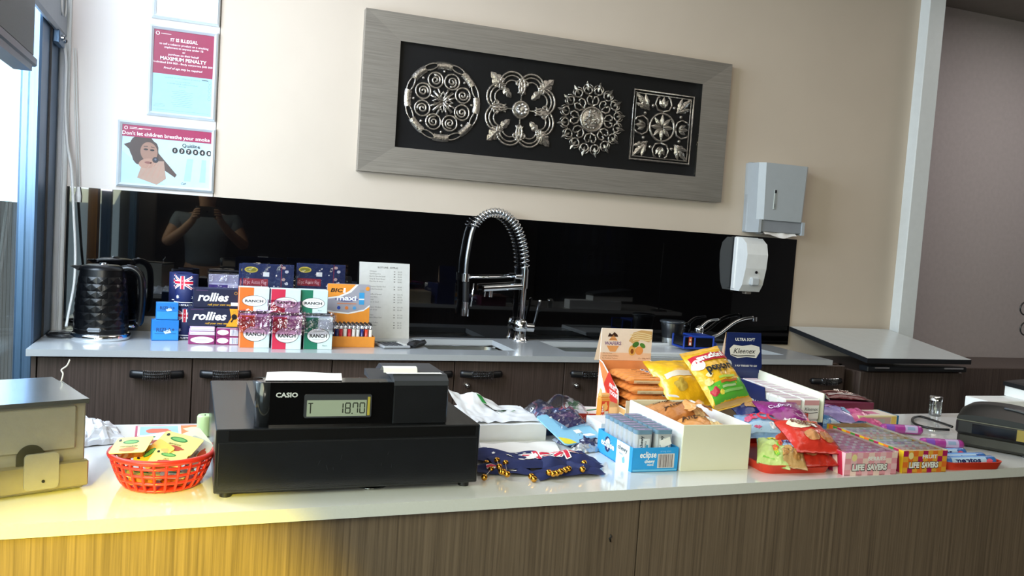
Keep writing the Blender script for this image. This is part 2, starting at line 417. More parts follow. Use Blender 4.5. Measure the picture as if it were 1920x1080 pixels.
# glazed left wall
w = MB(); w.box(-.52, -.468, 2.80, 3.116, 0, 2.56, M_FRAME, b=.006); w.box(-.474, -.462, 2.93, 2.935, 0, 2.56, BLACKP)
w.box(-.58, -.49, -.55, 2.80, 2.44, 2.56, M_FRAME, b=.004); w.box(-.58, -.49, -.55, 2.80, 0, .07, M_FRAME, b=.004)
w1 = struct('window_1', w)
for y0, y1 in ((1.25, 2.80), (-.50, 1.19)):
    g = MB(); g.box(-.500, -.495, y0, y1, .07, 2.44, M_GLASS); struct('window_pane', g, w1)
g = MB(); g.box(-.53, -.48, 1.19, 1.25, .07, 2.44, M_FRAME, b=.004); g.box(-.53, -.48, -.55, -.50, .07, 2.44, M_FRAME, b=.004); struct('window_mullion', g, w1)
# timber jamb on the left wall, mirrored in the black glass
b = MB(); b.box(-.500, -.462, 1.93, 2.03, 0, ZC+.5, wood('pine_post', '7a4a1c', 'b87a36', 60)); struct('trim_3', b)
# horizontal track and blind pelmet
t = thing('blind_track', 'grey metal track running along the top of the window frame beside the wall', 'rail', (-.455, 2.6, ZC))
b = MB(); b.box(-.012, .010, -.9, .49, .972-.03, 1.075, mat('grey_track', '7c858e', rough=.4, var=.03, metal=.3), b=.008); part('track_bar', b, t)
for dy in (.375, .425):
    b = MB(); b.cyl((.010, dy, .925), (.018, dy, .925), .010, CHROME, n=14); b.cyl((.018, dy, .925), (.020, dy, .925), .005, BLACKP, n=6); part('screw', b, t)
b = MB(); b.box(-.01, .010, .35, .45, .905, .945, M_FRAME, b=.003); part('bracket', b, t)
b = MB(); b.tube([(.012, .39+.04*cos(a), 1.03+.04*sin(a)) for a in [pi*.15*k-.9 for k in range(12)]], .004, WHITE, n=6); part('cord_loop', b, t)
t = thing('blind_pelmet', 'dull grey boxed pelmet at the upper left corner over the bright window', 'blind', (-.44, 2.3, ZC))
b = MB(); b.box(.004, .04, -1.2, .0, .757, 1.0, mat('grey_blind', '6f7377', rough=.6, var=.05, scale=200), b=.004); part('panel', b, t)
b = MB(); b.box(.002, .046, -1.2, .010, .735, .757, mat('dark_rail', '474a50', rough=.4, metal=.5), b=.004); b.box(.004, .042, -1.2, -.03, .720, .735, mat('dark_rail', '')); part('bottom_rail', b, t)
# outside: brown paling fence and a post
b = MB(); mf = wood('paling', '1c1510', '3c2d22', 40, .8)
rr = random.Random(3); y = .4
while y < 8.5:
    wd_ = rr.uniform(.09, .13); b.box(-1.14-rr.uniform(0, .02), -1.10, y, y+wd_-.006, 0, ZC+.40+rr.uniform(-.004, .004), mf, b=.002); y += wd_
b.box(-1.17, -1.14, .4, 8.5, .4, .46, mf); b.box(-1.17, -1.14, .4, 8.5, 1.1, 1.16, mf)
solo('paling_fence', b, 'dark brown upright paling fence outside the glass at far left', 'fence')
# outside ground
b = MB(); b.box(-9, -1.6, -3, 12, -.06, -.01, mat('outside_paving', '8a8780', rough=.8, var=.1, scale=4)); struct('ground', b)

# ================================================================== BACK COUNTER
M_TOP = mat('white_stone_worktop', 'dcdcda', rough=.10, var=.015, scale=300, coat=.5)
M_TOPB = mat('grey_stone_worktop', 'b3b7b9', rough=.18, var=.02, scale=300, coat=.3)
M_LAM = wood('dark_laminate', '362b27', '5c4e47', 110, .38)
M_LAMF = wood('brown_laminate', '584a3e', '7f6d5c', 120, .42)
b = MB(); b.box(-.434, 2.475, D-.008, D-.001, ZC+.0005, ZC+.473, mat('black_glass', '050506', rough=.015, var=0, spec=.75, coat=.3)); 
solo('splashback', b, 'glossy black glass splashback behind the sinks, mirroring the dark room', 'splashback')
def slab(mb, x0, x1, y0, y1, z0, z1, holes, m):
    xs = sorted({x0, x1}|{h[0] for h in holes}|{h[1] for h in holes}); ys = sorted({y0, y1}|{h[2] for h in holes}|{h[3] for h in holes})
    inh = lambda x, y: any(h[0] < x < h[1] and h[2] < y < h[3] for h in holes)
    for i in range(len(xs)-1):
        for j in range(len(ys)-1):
            if inh((xs[i]+xs[i+1])/2, (ys[j]+ys[j+1])/2): continue
            a, c, d, e = xs[i], xs[i+1], ys[j], ys[j+1]
            for z in (z0, z1): mb.add([(a, d, z), (c, d, z), (c, e, z), (a, e, z)], [(0, 1, 2, 3)], m)
    for a, c, d, e in [(x0, x1, y0, y1)]+[h[:4] for h in holes]:
        P = [(a, d), (c, d), (c, e), (a, e)]
        for k in range(4): mb.add([(*P[k], z0), (*P[(k+1) % 4], z0), (*P[(k+1) % 4], z1), (*P[k], z1)], [(0, 1, 2, 3)], m)
SINKS = [(.735, 1.055, 2.80, 3.06), (1.25, 1.62, 2.80, 3.06), (1.93, 2.215, 2.80, 3.03)]
b = MB(); slab(b, -.465, 2.355, 2.680, D-.008, ZC-.02, ZC, SINKS, M_TOPB)
solo('back_worktop', b, 'pale grey stone worktop along the back wall with cut out sinks', 'worktop')
for (x0, x1, y0, y1), lb in zip(SINKS, ('steel sink left of the tall spring tap', 'steel sink right of the tall spring tap, half hidden by the bar box', 'small steel sink at the right end under the soap dispenser')):
    t = thing('sink', lb, 'sink', ((x0+x1)/2, (y0+y1)/2, ZC-.02)); hw, hd = (x1-x0)/2-.002, (y1-y0)/2-.002
    b = MB(); prof = [(1.0, .0), (.97, -.06), (.90, -.14), (.80, -.155)]
    for k in range(len(prof)-1):
        for (s0, z0), (s1, z1) in [(prof[k], prof[k+1])]:
            A = rrect(-hw*s0, -hd*s0, hw*s0, hd*s0, .035, 6); B = rrect(-hw*s1, -hd*s1, hw*s1, hd*s1, .035, 6); n = len(A)
            b.add([(*p, z0) for p in A]+[(*p, z1) for p in B], [(i, (i+1) % n, n+(i+1) % n, n+i) for i in range(n)], STEEL, True)
    b.add([(*p, -.155) for p in rrect(-hw*.8, -hd*.8, hw*.8, hd*.8, .035, 6)], [tuple(range(28-4))], STEEL) if False else b.box(-hw*.8, hw*.8, -hd*.8, hd*.8, -.16, -.155, STEEL)
    part('basin', b, t)
    b = MB(); b.cyl((0, 0, -.155), (0, 0, -.150), .035, CHROME); b.cyl((0, 0, -.151), (0, 0, -.149), .018, BLACKP); part('drain', b, t)
    b = MB(); A = rrect(-hw, -hd, hw, hd, .035, 6); Bq = rrect(-hw+.006, -hd+.006, hw-.006, hd-.006, .03, 6); n = len(A)
    b.add([(*p, .0) for p in A]+[(*p, -.004) for p in Bq], [(i, (i+1) % n, n+(i+1) % n, n+i) for i in range(n)], CHROME, True); part('rim', b, t)
# cabinets
def make_handle(mb):
    n = 14; pts = [(-.072+.144*k/n, -.012-.020*sin(pi*k/n), 0) for k in range(n+1)]
    mb.tube(pts, [.008]*(n+1), BLACKP, n=8, flat=1.5, up=(0, 0, 1)); mb.cyl((-.066, 0, 0), (-.066, -.014, 0), .006, BLACKP); mb.cyl((.066, 0, 0), (.066, -.014, 0), .006, BLACKP)
    for k in range(13):
        x = -.036+.072*k/12; u_ = (x+.072)/.144; y = -.012-.020*sin(pi*u_)
        mb.box(x-.0019, x+.0019, y-.0105, y+.004, -.0140, .0140, CHROME, b=.0008)
    for z in (-.004, .004): mb.tube([(x*.036, -.012-.020*sin(pi*(x*.036+.072)/.144)-.0128, z) for x in (-1, -.6, -.2, .2, .6, 1)], .0012, BLACKP, n=5)
YF = 2.702
seams = [on_y(68, 700, YF).x, on_y(360, 700, YF).x, on_y(622, 700, YF).x, on_y(852, 700, YF).x, on_y(1058, 700, YF).x]
pit = seams[4]-seams[3]; seams += [seams[4]+pit, seams[4]+2*pit]; XE = on_y(1584, 700, YF).x; seams = [s for s in seams if s < XE-.1]+[XE]
b = MB(); b.box(-.455, seams[0]-.002, YF, 3.09, .1, ZC-.021, M_LAM); solo('filler_panel', b, 'narrow dark laminate filler panel at the left end of the back cabinets', 'panel')
hpx = {0: 295, 1: 423, 2: 806, 3: 900, 4: 1103}
descr = ['dark laminate double cabinet at left under the kettle, two ribbed handles', 'dark laminate double cabinet behind the cash register, lock under its right handle', 'dark laminate double cabinet behind the wafer bar box', 'dark laminate cabinet under the small right hand sink']
k = 0; ci = 0
while k < len(seams)-1:
    k2 = min(k+2, len(seams)-1); xa, xb = seams[k], seams[k2]
    t = thing('base_cabinet', descr[min(ci, 3)], 'cabinet', ((xa+xb)/2, YF, 0), group='back counter cabinets')
    b = MB(); hole_top = ZC-.0215; b.box(xa-(xa+xb)/2+.001, xb-(xa+xb)/2-.001, .02, .385, .1, ZC-.19, M_LAM); 
    b.box(xa-(xa+xb)/2+.001, xb-(xa+xb)/2-.001, .02, .04, .1, hole_top, M_LAM)
    b.box(xa-(xa+xb)/2+.001, xa-(xa+xb)/2+.016, .02, .09, .1, hole_top, M_LAM); b.box(xb-(xa+xb)/2-.016, xb-(xa+xb)/2-.001, .02, .09, .1, hole_top, M_LAM); part('carcass', b, t)
    b = MB(); b.box(xa-(xa+xb)/2+.001, xb-(xa+xb)/2-.001, .05, .37, 0, .1, BLACKP); part('plinth', b, t)
    for q in range(k, k2):
        cx = (xa+xb)/2; b = MB(); b.box(seams[q]-cx+.0015, seams[q+1]-cx-.0015, 0, .018, .105, ZC-.026, M_LAM, b=.0012); d = part('door', b, t)
        hx_ = on_y(hpx[q], 697, YF).x if q in hpx else (seams[q]+.1 if q % 2 else seams[q+1]-.1)
        hz = (on_y(hpx.get(q, 900), 700, YF).z if q in hpx else ZC-.085)
        b = MB(); make_handle(b); part('handle', b, d, loc=(hx_-cx, 0, hz))
        if q in (3, 4):
            p = on_y(875 if q == 3 else 1079, 722, YF); b = MB(); b.cyl((0, 0, 0), (0, -.01, 0), .009, CHROME); b.sphere((0, -.012, 0), .0075, CHROME, n=8); part('lock', b, d, loc=(p.x-cx, 0, p.z))
    k = k2; ci += 1

# ================================================================== FRONT COUNTER
def fy(x): return 1.2262+.026*(x+.0)
b = MB(); P = [(-.455, fy(-.455)-.004), (2.75, fy(2.75)-.004), (2.75, 1.757), (-.455, 1.757)]
b.prism(P, M_TOP, ZC-.0195, ZC); 
solo('front_worktop', b, 'white polished stone counter top in the foreground carrying the till and sweets', 'worktop')
t = thing('counter_base', 'brown wood grain laminate base of the front counter facing the camera', 'counter', (0, 1.25, 0))
sx = on_y(1190, 1000, 1.262).x
for xa, xb in ((-.45, sx-.0012), (sx+.0012, 2.74)):
    b = MB(); ya, yb = fy(xa)+.006-1.25, fy(xb)+.006-1.25
    b.prism([(xa, ya), (xb, yb), (xb, yb+.016), (xa, ya+.016)], M_LAMF, .08, ZC-.0205); part('front_panel', b, t)
b = MB(); b.prism([(-.45, .02), (2.74, .09), (2.74, .485), (-.45, .485)], M_LAM, .08, ZC-.0205); part('carcass', b, t)
b = MB(); b.prism([(-.44, .05), (2.72, .11), (2.72, .46), (-.44, .46)], BLACKP, 0, .08); part('plinth', b, t)
p = on_y(1140, 1006, 1.256); b = MB(); b.tube([(0, 0, .006), (.002, -.001, .003), (-.001, -.001, 0), (.001, -.001, -.006)], .0012, BLACKP, n=6); b.tube([(0, -.001, .002), (-.002, -.001, -.001)], .001, BLACKP, n=6)
part('scuff_mark', b, t, loc=(p.x, fy(p.x)+.0052-1.25, p.z))

# ================================================================== WALL HANGINGS
SILV = brushed('brushed_silver_frame', '928c82', rough=.42, metal=.45, ax=(6, 60, 300))
FIL = mat('pewter', 'cfcac2', rough=.3, metal=1, var=.25, scale=60, bump=.3, bscale=120)
cx, cz = 1.2735, ZC+.895; t = thing('framed_wall_art', 'wide brushed silver frame holding four pewter filigree medallions on black', 'wall art', (cx, D, cz))
W2, H2, iw, ih = .770, .289, .638, .1915
# the frame: sloping face towards the inner opening
b = MB(); o = [(-W2, -H2), (W2, -H2), (W2, H2), (-W2, H2)]; i_ = [(-iw, -ih), (iw, -ih), (iw, ih), (-iw, ih)]
for k in range(4):
    j = (k+1) % 4
    b.add([(o[k][0], 0, o[k][1]), (o[j][0], 0, o[j][1]), (o[j][0], -.040, o[j][1]), (o[k][0], -.040, o[k][1])], [(0, 1, 2, 3)], SILV)
    b.add([(o[k][0], -.040, o[k][1]), (o[j][0], -.040, o[j][1]), (i_[j][0], -.034, i_[j][1]), (i_[k][0], -.034, i_[k][1])], [(0, 1, 2, 3)], SILV)
    b.add([(i_[k][0], -.034, i_[k][1]), (i_[j][0], -.034, i_[j][1]), (i_[j][0], -.006, i_[j][1]), (i_[k][0], -.006, i_[k][1])], [(0, 1, 2, 3)], CHROME)
part('frame', b, t)
b = MB(); b.box(-iw-.01, iw+.01, -.008, -.002, -ih-.01, ih+.01, mat('black_velvet', '0b0b0d', rough=.85)); part('backing_board', b, t)
b = MB(); b.add([(-iw, -.028, -ih), (iw, -.028, -ih), (iw, -.028, ih), (-iw, -.028, ih)], [(0, 1, 2, 3)], clear('picture_glass', 'ffffff', gloss=.03, rough=.02)); part('glass', b, t)
YO = -.0145
def T3(pts): return [(x, YO, z) for x, z in pts]
def rotp(pts, a): return [(x*cos(a)-z*sin(a), x*sin(a)+z*cos(a)) for x, z in pts]
def spiral(cx, cz, r0, r1, a0, turns, n=22): return [(cx+(r0+(r1-r0)*k/n)*cos(a0+2*pi*turns*k/n), cz+(r0+(r1-r0)*k/n)*sin(a0+2*pi*turns*k/n)) for k in range(n+1)]
def wire(mb, pts, r, n=6, closed=False): mb.tube(T3(pts), r*1.22, FIL, n=n, closed=closed)
def leaf(mb, base, a, L, Wd, lobes=4):
    c, s_ = cos(a), sin(a); out = []
    for sgn in (1, -1):
        for k in range(lobes*4+1):
            u_ = k/(lobes*4); u_ = u_ if sgn == 1 else 1-u_
            wv = Wd*sin(pi*min(1, u_*.9+.08))*(.72+.28*abs(sin(pi*lobes*u_))); out.append((u_*L, sgn*wv))
    pts = [(base[0]+x*c-y*s_, base[1]+x*s_+y*c) for x, y in out]; m_ = (base[0]+L*.45*c, base[1]+L*.45*s_)
    n = len(pts); mb.add([(m_[0], YO-.006, m_[1])]+T3(pts), [(0, 1+(k+1) % n, 1+k) for k in range(n)], FIL, False)
    mb.tube([(base[0]+c*L*u_, YO-.004-.003*sin(pi*u_), base[1]+s_*L*u_) for u_ in (0, .3, .6, 1)], [.002, .002, .0015, .0006], FIL, n=5)
def disc_ring(mb, r0, r1, h=.006, n=48):
    prof = [(r0, 0), (r0+(r1-r0)*.15, h), (r0+(r1-r0)*.85, h), (r1, 0)]; vs_ = []
    for r, z in prof:
        for k in range(n): vs_.append((r*cos(2*pi*k/n), YO+.002-z, r*sin(2*pi*k/n)))
    mb.add(vs_, [(q*n+k, q*n+(k+1) % n, (q+1)*n+(k+1) % n, (q+1)*n+k) for q in range(3) for k in range(n)], FIL, True)
R0 = .148
# medallion of eight scroll discs in a slotted rim
b = MB(); 
for k in range(8):
    a = 2*pi*k/8+pi/8; n = 8; A0, A1 = a+.17, a+2*pi/8-.17
    vs_ = []
    for q in range(n+1):
        aa = A0+(A1-A0)*q/n
        for r, z in ((.120, 0), (.124, .006), (.142, .006), (R0, 0)): vs_.append((r*cos(aa), YO+.002-z, r*sin(aa)))
    b.add(vs_, [(q*4+j, q*4+j+1, (q+1)*4+j+1, (q+1)*4+j) for q in range(n) for j in range(3)], FIL, True)
    c0 = (.134*cos(a), .134*sin(a)); el = [(c0[0]+.030*cos(w_)*(-sin(a))+.0105*sin(w_)*cos(a), c0[1]+.030*cos(w_)*cos(a)+.0105*sin(w_)*sin(a)) for w_ in [2*pi*q/20 for q in range(20)]]
    wire(b, el, .0028, closed=True)
    a = 2*pi*k/8+pi/8; c0 = (.083*cos(a), .083*sin(a)); wire(b, [(c0[0]+.0285*cos(w_), c0[1]+.0285*sin(w_)) for w_ in [2*pi*q/22 for q in range(22)]], .0034, closed=True)
    wire(b, spiral(*c0, .020, .003, a+(pi if k % 2 else 0), 1.6*(1 if k % 2 else -1)), .0036)
    wire(b, [(c0[0]*.62, c0[1]*.62), (c0[0]*.3, c0[1]*.3)], .004); b.sphere((.112*cos(a+pi/8), YO, .112*sin(a+pi/8)), .006, FIL, n=6)
for k in range(4):
    a = pi/2*k; wire(b, rotp([(.008, 0), (.022, .008), (.040, 0), (.022, -.008), (.008, 0)], a), .003)
    wire(b, rotp([(.0, 0), (.052, 0)], a+pi/4), .005)
med = []
def put(mb, px, py, lb): p = on_y(px, py, D-.014); part('medallion', mb, t, lb, loc=(p.x-cx, 0, p.z-cz))
put(b, 830, 191, 'round medallion of eight scrolled discs in a slotted rim')
# four lobed medallion with corner leaves
b = MB()
for k in range(4):
    a = pi/2*k
    for s_ in (1, -1):
        for r_, off, th in ((.052, .088, .0042), (.042, .084, .0034), (.030, .078, .003)):
            c0 = (off, s_*.040); wire(b, rotp([(c0[0]+r_*cos(w_), c0[1]+s_*r_*sin(w_)) for w_ in [-2.2+4.2*q/18 for q in range(19)]], a), th)
        wire(b, rotp(spiral(.098, s_*.016, .016, .004, pi if s_ > 0 else pi, 1.2*s_), a), .0035)
        b.sphere((rotp([(.115, s_*.010)], a)[0][0], YO, rotp([(.115, s_*.010)], a)[0][1]), .006, FIL, n=6)
    wire(b, rotp([(.036, 0), (.12, 0)], a), .003)
    q = rotp([(.098, 0)], a+pi/4)[0]; leaf(b, q, a+pi/4, .085, .026, 4); q = rotp([(.06, 0)], a+pi/4)[0]; leaf(b, q, a+pi/4, .06, .016, 3)
disc_ring(b, .026, .036, .008); b.sphere((0, YO, 0), .027, FIL, n=8, sz=1.0)
for k in range(8): b.sphere((.017*cos(k*pi/4), YO-.022, .017*sin(k*pi/4)), .008, FIL, n=5)
put(b, 976, 206, 'four lobed medallion with a leaf at each corner')
# sunburst medallion
b = MB(); disc_ring(b, .042, .052, .009); disc_ring(b, .002, .044, .005)
rr = random.Random(5)
for k in range(26): a, r_ = rr.uniform(0, 6.3), .036*sqrt(rr.random()); b.sphere((r_*cos(a), YO-.004, r_*sin(a)), .006, FIL, n=5)
for k in range(8):
    a = 2*pi*k/8
    for s_ in (1, -1): wire(b, rotp([(.054, 0), (.062, s_*.020), (.078, s_*.026), (.092, s_*.018), (.090, s_*.006), (.080, s_*.006)], a), .0034)
    wire(b, rotp([(.056, 0), (.084, 0)], a), .0025)
for k in range(16):
    a = 2*pi*(k+.5)/16
    for s_ in (1, -1):
        wire(b, rotp([(.100, 0), (.104, s_*.012), (.114, s_*.018), (.124, s_*.012), (.132, s_*.002)], a), .003)
        wire(b, rotp([(.108, s_*.020), (.128, s_*.020), (.138, s_*.010)], a), .0022)
    leaf(b, rotp([(.112, 0)], a)[0], a, .040, .008, 2)
put(b, 1109, 224, 'round medallion with a leafy sunburst edge')
# square medallion
b = MB(); S = .140
for s0, s1, tw in ((S, S, .005), (S-.012, S-.012, .003)): wire(b, [(-s0, -s1), (s0, -s1), (s0, s1), (-s0, s1)], tw, n=4, closed=True)
disc_ring(b, .052, .061, .006)
for k in range(8): leaf(b, (.004*cos(k*pi/4), .004*sin(k*pi/4)), k*pi/4, .050, .010, 1)
for k in range(4):
    a = pi/2*k
    for s_ in (1, -1):
        wire(b, rotp([(.064, 0), (.070, s_*.026), (.092, s_*.038), (.118, s_*.030), (.124, s_*.020)], a), .0036); leaf(b, rotp([(.080, s_*.004)], a)[0], a+s_*.45, .036, .009, 1)
        b.sphere((rotp([(.084, s_*.050)], a)[0][0], YO, rotp([(.084, s_*.050)], a)[0][1]), .008, FIL, n=6)
        leaf(b, rotp([(.098, 0)], a+pi/4)[0], a+pi/4+s_*.5, .060, .012, 3)
    leaf(b, rotp([(.080, 0)], a)[0], a, .045, .010, 1); leaf(b, rotp([(.090, 0)], a+pi/4)[0], a+pi/4, .095, .014, 4)
put(b, 1241, 239, 'square medallion with an eight petal star')

# framed notices
FR = mat('silver_snap_frame', 'd9e2e6', rough=.3, metal=.25, var=.03)
def snap_frame(label, x0, x1, z0, z1, art, fw=.0135):
    t = thing('notice_frame', label, 'sign', ((x0+x1)/2, D, ZC+z0)); w2 = (x1-x0)/2; h = z1-z0
    b = MB(); o = [(-w2, 0), (w2, 0), (w2, h), (-w2, h)]; i_ = [(-w2+fw, fw), (w2-fw, fw), (w2-fw, h-fw), (-w2+fw, h-fw)]; md = [((p[0]+q[0])/2, (p[1]+q[1])/2) for p, q in zip(o, i_)]
    for k in range(4):
        j = (k+1) % 4
        for A, ya, B, yb in ((o, 0, o, -.010), (o, -.010, md, -.016), (md, -.016, i_, -.008), (i_, -.008, i_, -.003)):
            b.add([(A[k][0], ya, A[k][1]), (A[j][0], ya, A[j][1]), (B[j][0], yb, B[j][1]), (B[k][0], yb, B[k][1])], [(0, 1, 2, 3)], FR)
    part('frame', b, t)
    b = MB(); b.box(-w2+fw*.8, w2-fw*.8, -.005, -.001, fw*.8, h-fw*.8, PAPER); A = Art(b, face((-w2+fw, -.005, fw), (1, 0, 0), (0, 0, 1))); art(A, 2*(w2-fw), h-2*fw); part('poster', b, t)
    return t
MAR = ink('8e2448'); PBL = ink('96c0d2')
def art_a(A, w, h):
    A.rect(0, 0, w, h*.47, PBL); A.rect(0, h*.47, w, h, MAR); A.lay()
    for txt, y, s_, bold in (('IT IS ILLEGAL', .885, .0150, .02), ('to sell a tobacco product or a smoking', .835, .0098, 0), ('implement to anyone under 18', .795, .0098, 0), ('or', .752, .0098, 0), ('purchase on their behalf', .712, .0098, 0), ('MAXIMUM PENALTY', .652, .0160, .02), ('Individual $10 000 - Body corporate $40 000', .610, .0090, 0), ('Proof of age may be required', .545, .0102, 0)):
        A.text(txt, w*.5, h*y-.003, s_, WHT, bold=bold, shear=.2 if 'Proof' in txt else 0, fit=w*.98 if s_ < .0095 else None)
    A.ring(w*.06, h*.955, .006, .006, .0015, WHT); A.rect(w*.11, h*.953, w*.28, h*.957, WHT)
    G = ink('6d8ea0')
    for txt, y, s_ in (('Licence to sell tobacco products', .425, .0085), ('This is to certify that', .385, .0055), ('CORNER SHOP CAFE AUSTRALIA', .355, .0065), ('PTY LTD', .325, .006), ('of premises', .285, .0045)): A.text(txt, w*.5, h*y, s_, G)
    for k in range(9): A.rect(w*(.32+.02*(k % 3)), h*(.265-.022*k), w*(.68-.02*(k % 2)), h*(.268-.022*k), G)
    for k in range(3): A.rect(w*.03, h*(.10-.015*k), w*.22, h*(.103-.015*k), G)
    A.rect(w*.03, h*.03, w*.95, h*.033, G); A.rect(w*.82, h*.438, w*.93, h*.446, BLK)
    for k in range(5): A.ring(w*.955, h*(.42-.05*k), .0045, .0055, .001, G)
snap_frame('framed maroon tobacco notice reading IT IS ILLEGAL, MAXIMUM PENALTY', -.204, .012, .731, 1.031, art_a)
def art_b(A, w, h):
    PK = ink('94164a'); A.rect(0, 0, w, h, ink('b4d2de')); A.lay()
    A.poly([(0, 0), (w*.5, 0), (w*.28, h*.25), (0, h*.55)], ink('a9cfe4')); A.poly([(w*.55, 0), (w, 0), (w, h*.5), (w*.72, h*.35)], ink('b4d3e6')); A.lay(); A.poly([(w*.70, h*.1), (w*.78, h*.1), (w*.80, h*.5), (w*.73, h*.5)], ink('9bc1de')); A.poly([(w*.88, h*.1), (w*.95, h*.1), (w*.95, h*.5), (w*.90, h*.5)], ink('9bc1de')); A.lay()
    A.poly([(w*.34, h*.66), (w*.62, h*.20), (w*.60, h*.15), (w*.44, h*.30)], ink('4a3a36')); A.lay(); A.blob(w*.24, h*.58, w*.17, h*.24, ink('3c2d2a'), 1); A.lay(); A.poly([(w*.02, h*.66), (w*.12, h*.72), (w*.10, h*.56)], ink('3c2d2a')); A.lay()
    sk = ink('8f6c5c'); sk2 = ink('a48878'); A.ell(w*.30, h*.56, w*.095, h*.17, sk, rot=.15); A.lay(); A.poly([(w*.18, h*.10), (w*.40, h*.0), (w*.50, h*.12), (w*.47, h*.42), (w*.30, h*.40), (w*.22, h*.30)], sk2); A.lay()
    A.ell(w*.265, h*.60, .007, .0032, BLK); A.ell(w*.335, h*.595, .007, .0032, BLK); A.line([(w*.24, h*.65), (w*.285, h*.655)], .002, BLK); A.line([(w*.32, h*.65), (w*.36, h*.64)], .002, BLK)
    A.ell(w*.29, h*.36, w*.10, h*.085, ink('a27c6a'), rot=.2); A.lay(); A.ell(w*.375, h*.43, w*.035, h*.05, ink('22222c')); A.lay()
    for k in range(4): A.line([(w*(.22+.06*k), h*.12), (w*(.30+.045*k), h*.30), (w*(.33+.04*k), h*.38)], .0035, ink('a88474'))
    A.ell(w*.295, h*.375, w*.04, h*.02, ink('7c4a44')); A.lay(); A.ell(w*.375, h*.44, w*.012, h*.018, ink('5a6478')); A.text('Call', w*.70, h*.04, .010, BLK, shear=.3)
    A.rect(0, h*.80, w, h, PK); A.lay(); A.text("Don't let children breathe your smoke", w*.49, h*.83, .0168, WHT, bold=.012, fit=w*.98)
    A.ring(w*.04, h*.945, .0055, .0055, .0016, WHT); A.rect(w*.08, h*.955, w*.16, h*.962, WHT); A.rect(w*.18, h*.945, w*.31, h*.955, WHT); A.rect(w*.08, h*.935, w*.22, h*.942, WHT)
    A.text('Quitline', w*.77, h*.695, .0175, BLK, bold=.01)
    for k, c in enumerate('137848'):
        x = w*(.585+.078*k)+.001; A.ell(x, h*.625, .0088, .0098, BLK, n=16)
    A.lay()
    for k, c in enumerate('137848'): A.text(c, w*(.585+.078*k)+.001, h*.625-.0048, .0135, WHT, bold=.015)
snap_frame('framed quit smoking photo notice with a pink heading, lowest on the wall', -.290, .017, .486, .706, art_b)
snap_frame('blank overexposed silver framed notice cut off by the top of the picture', -.200, .013, 1.052, 1.36, lambda A, w, h: A.text('', 0, 0, .01, BLK))

# paper towel dispenser
t = thing('towel_dispenser', 'pale grey paper towel dispenser on the wall above the soap dispenser', 'dispenser', (2.306, D, ZC+.49))
GP = mat('pale_grey_plastic', 'adb4b8', rough=.35, var=.02); b = MB()
def tapered(mb, w0, w1, z0, z1, y0, y1, cut, m):
    # outline in (x, y) with chamfered front corners, narrower at the bottom
    f = lambda hw: [(-hw, 0), (hw, 0), (hw, y1+cut), (hw-cut, y1), (-hw+cut, y1), (-hw, y1+cut)]
    A, B = f(w0), f(w1); n = 6
    mb.add([(*p, z0) for p in A]+[(*p, z1) for p in B], [(i, (i+1) % n, n+(i+1) % n, n+i) for i in range(n)][::1], m)
    mb.add([(*p, z0) for p in A], [tuple(range(n))[::-1]], m); mb.add([(*p, z1) for p in B], [tuple(range(n))], m)
tapered(b, .118, .127, .055, .295, 0, -.115, .022, GP); b.prism([(-.118, 0), (-.118, -.115), (-.105, -.115), (-.100, 0)], GP, .0, .056); b.prism([(.118, 0), (.118, -.115), (.105, -.115), (.100, 0)], GP, .0, .056); b.box(-.122, .122, -.030, -.001, 0, .300, mat('grey_back', 'a2a8ac', rough=.5), b=.004); part('housing', b, t)
b = MB(); b.box(-.098, .105, -.108, -.02, .005, .056, mat('grey_mouth', '8b9096', rough=.5), b=.003); part('mouth', b, t)
b = MB(); b.box(-.055, -.043, -.1185, -.112, .10, .185, mat('grey_window', '9aa09e', rough=.2), b=.002); A = front(b, -.055, -.1186, .10); A.rect(.001, .070, .011, .083, BLK); A.rect(.002, .01, .010, .025, ink('7a7f80')); part('level_window', b, t)
b = MB(); b.box(-.032, .012, -.1165, -.113, .094, .098, mat('grey_text', '6b7074')); part('lettering', b, t) if False else None
b = MB(); b.grid(lambda u, v: (-.085+.165*u, -.118+.03*v+.004*sin(9*u), -.012+.022*v+.007*sin(7*u+1)+(.02*max(0, 1-abs(u-.62)*6)*v)), 20, 6, PAPER); b.grid(lambda u, v: (-.09+.175*u, -.10+.05*v, -.006+.01*sin(5*u)), 16, 3, PAPER); part('paper_towel', b, t, 'white folded towel hanging out')
# soap dispenser
t = thing('soap_dispenser', 'white soap dispenser fixed on the black splashback under the towel dispenser', 'dispenser', (2.20, D-.008, ZC+.235))
b = MB(); prof = [(0, 0), (-.062, .0), (-.082, .030), (-.098, .10), (-.102, .16), (-.090, .205), (-.055, .229), (0, .229)]
b.prism([(y, z) for y, z in prof], WHITE, -.052, .052, axis='x'); b.box(-.056, .056, -.03, 0, .004, .232, WHITE, b=.006); part('body', b, t)
b = MB(); b.box(-.020, .020, -.104, -.080, .028, .062, mat('grey_button', 'c2c7c9', rough=.3), b=.005); part('push_button', b, t)
b = MB(); b.cyl((0, -.101, .085), (0, -.104, .085), .006, BLACKP); part('sensor', b, t)
b = MB(); b.box(-.015, .015, -.060, -.03, -.012, .001, mat('brown_nozzle', '6a625a', rough=.4), b=.003); part('nozzle', b, t)

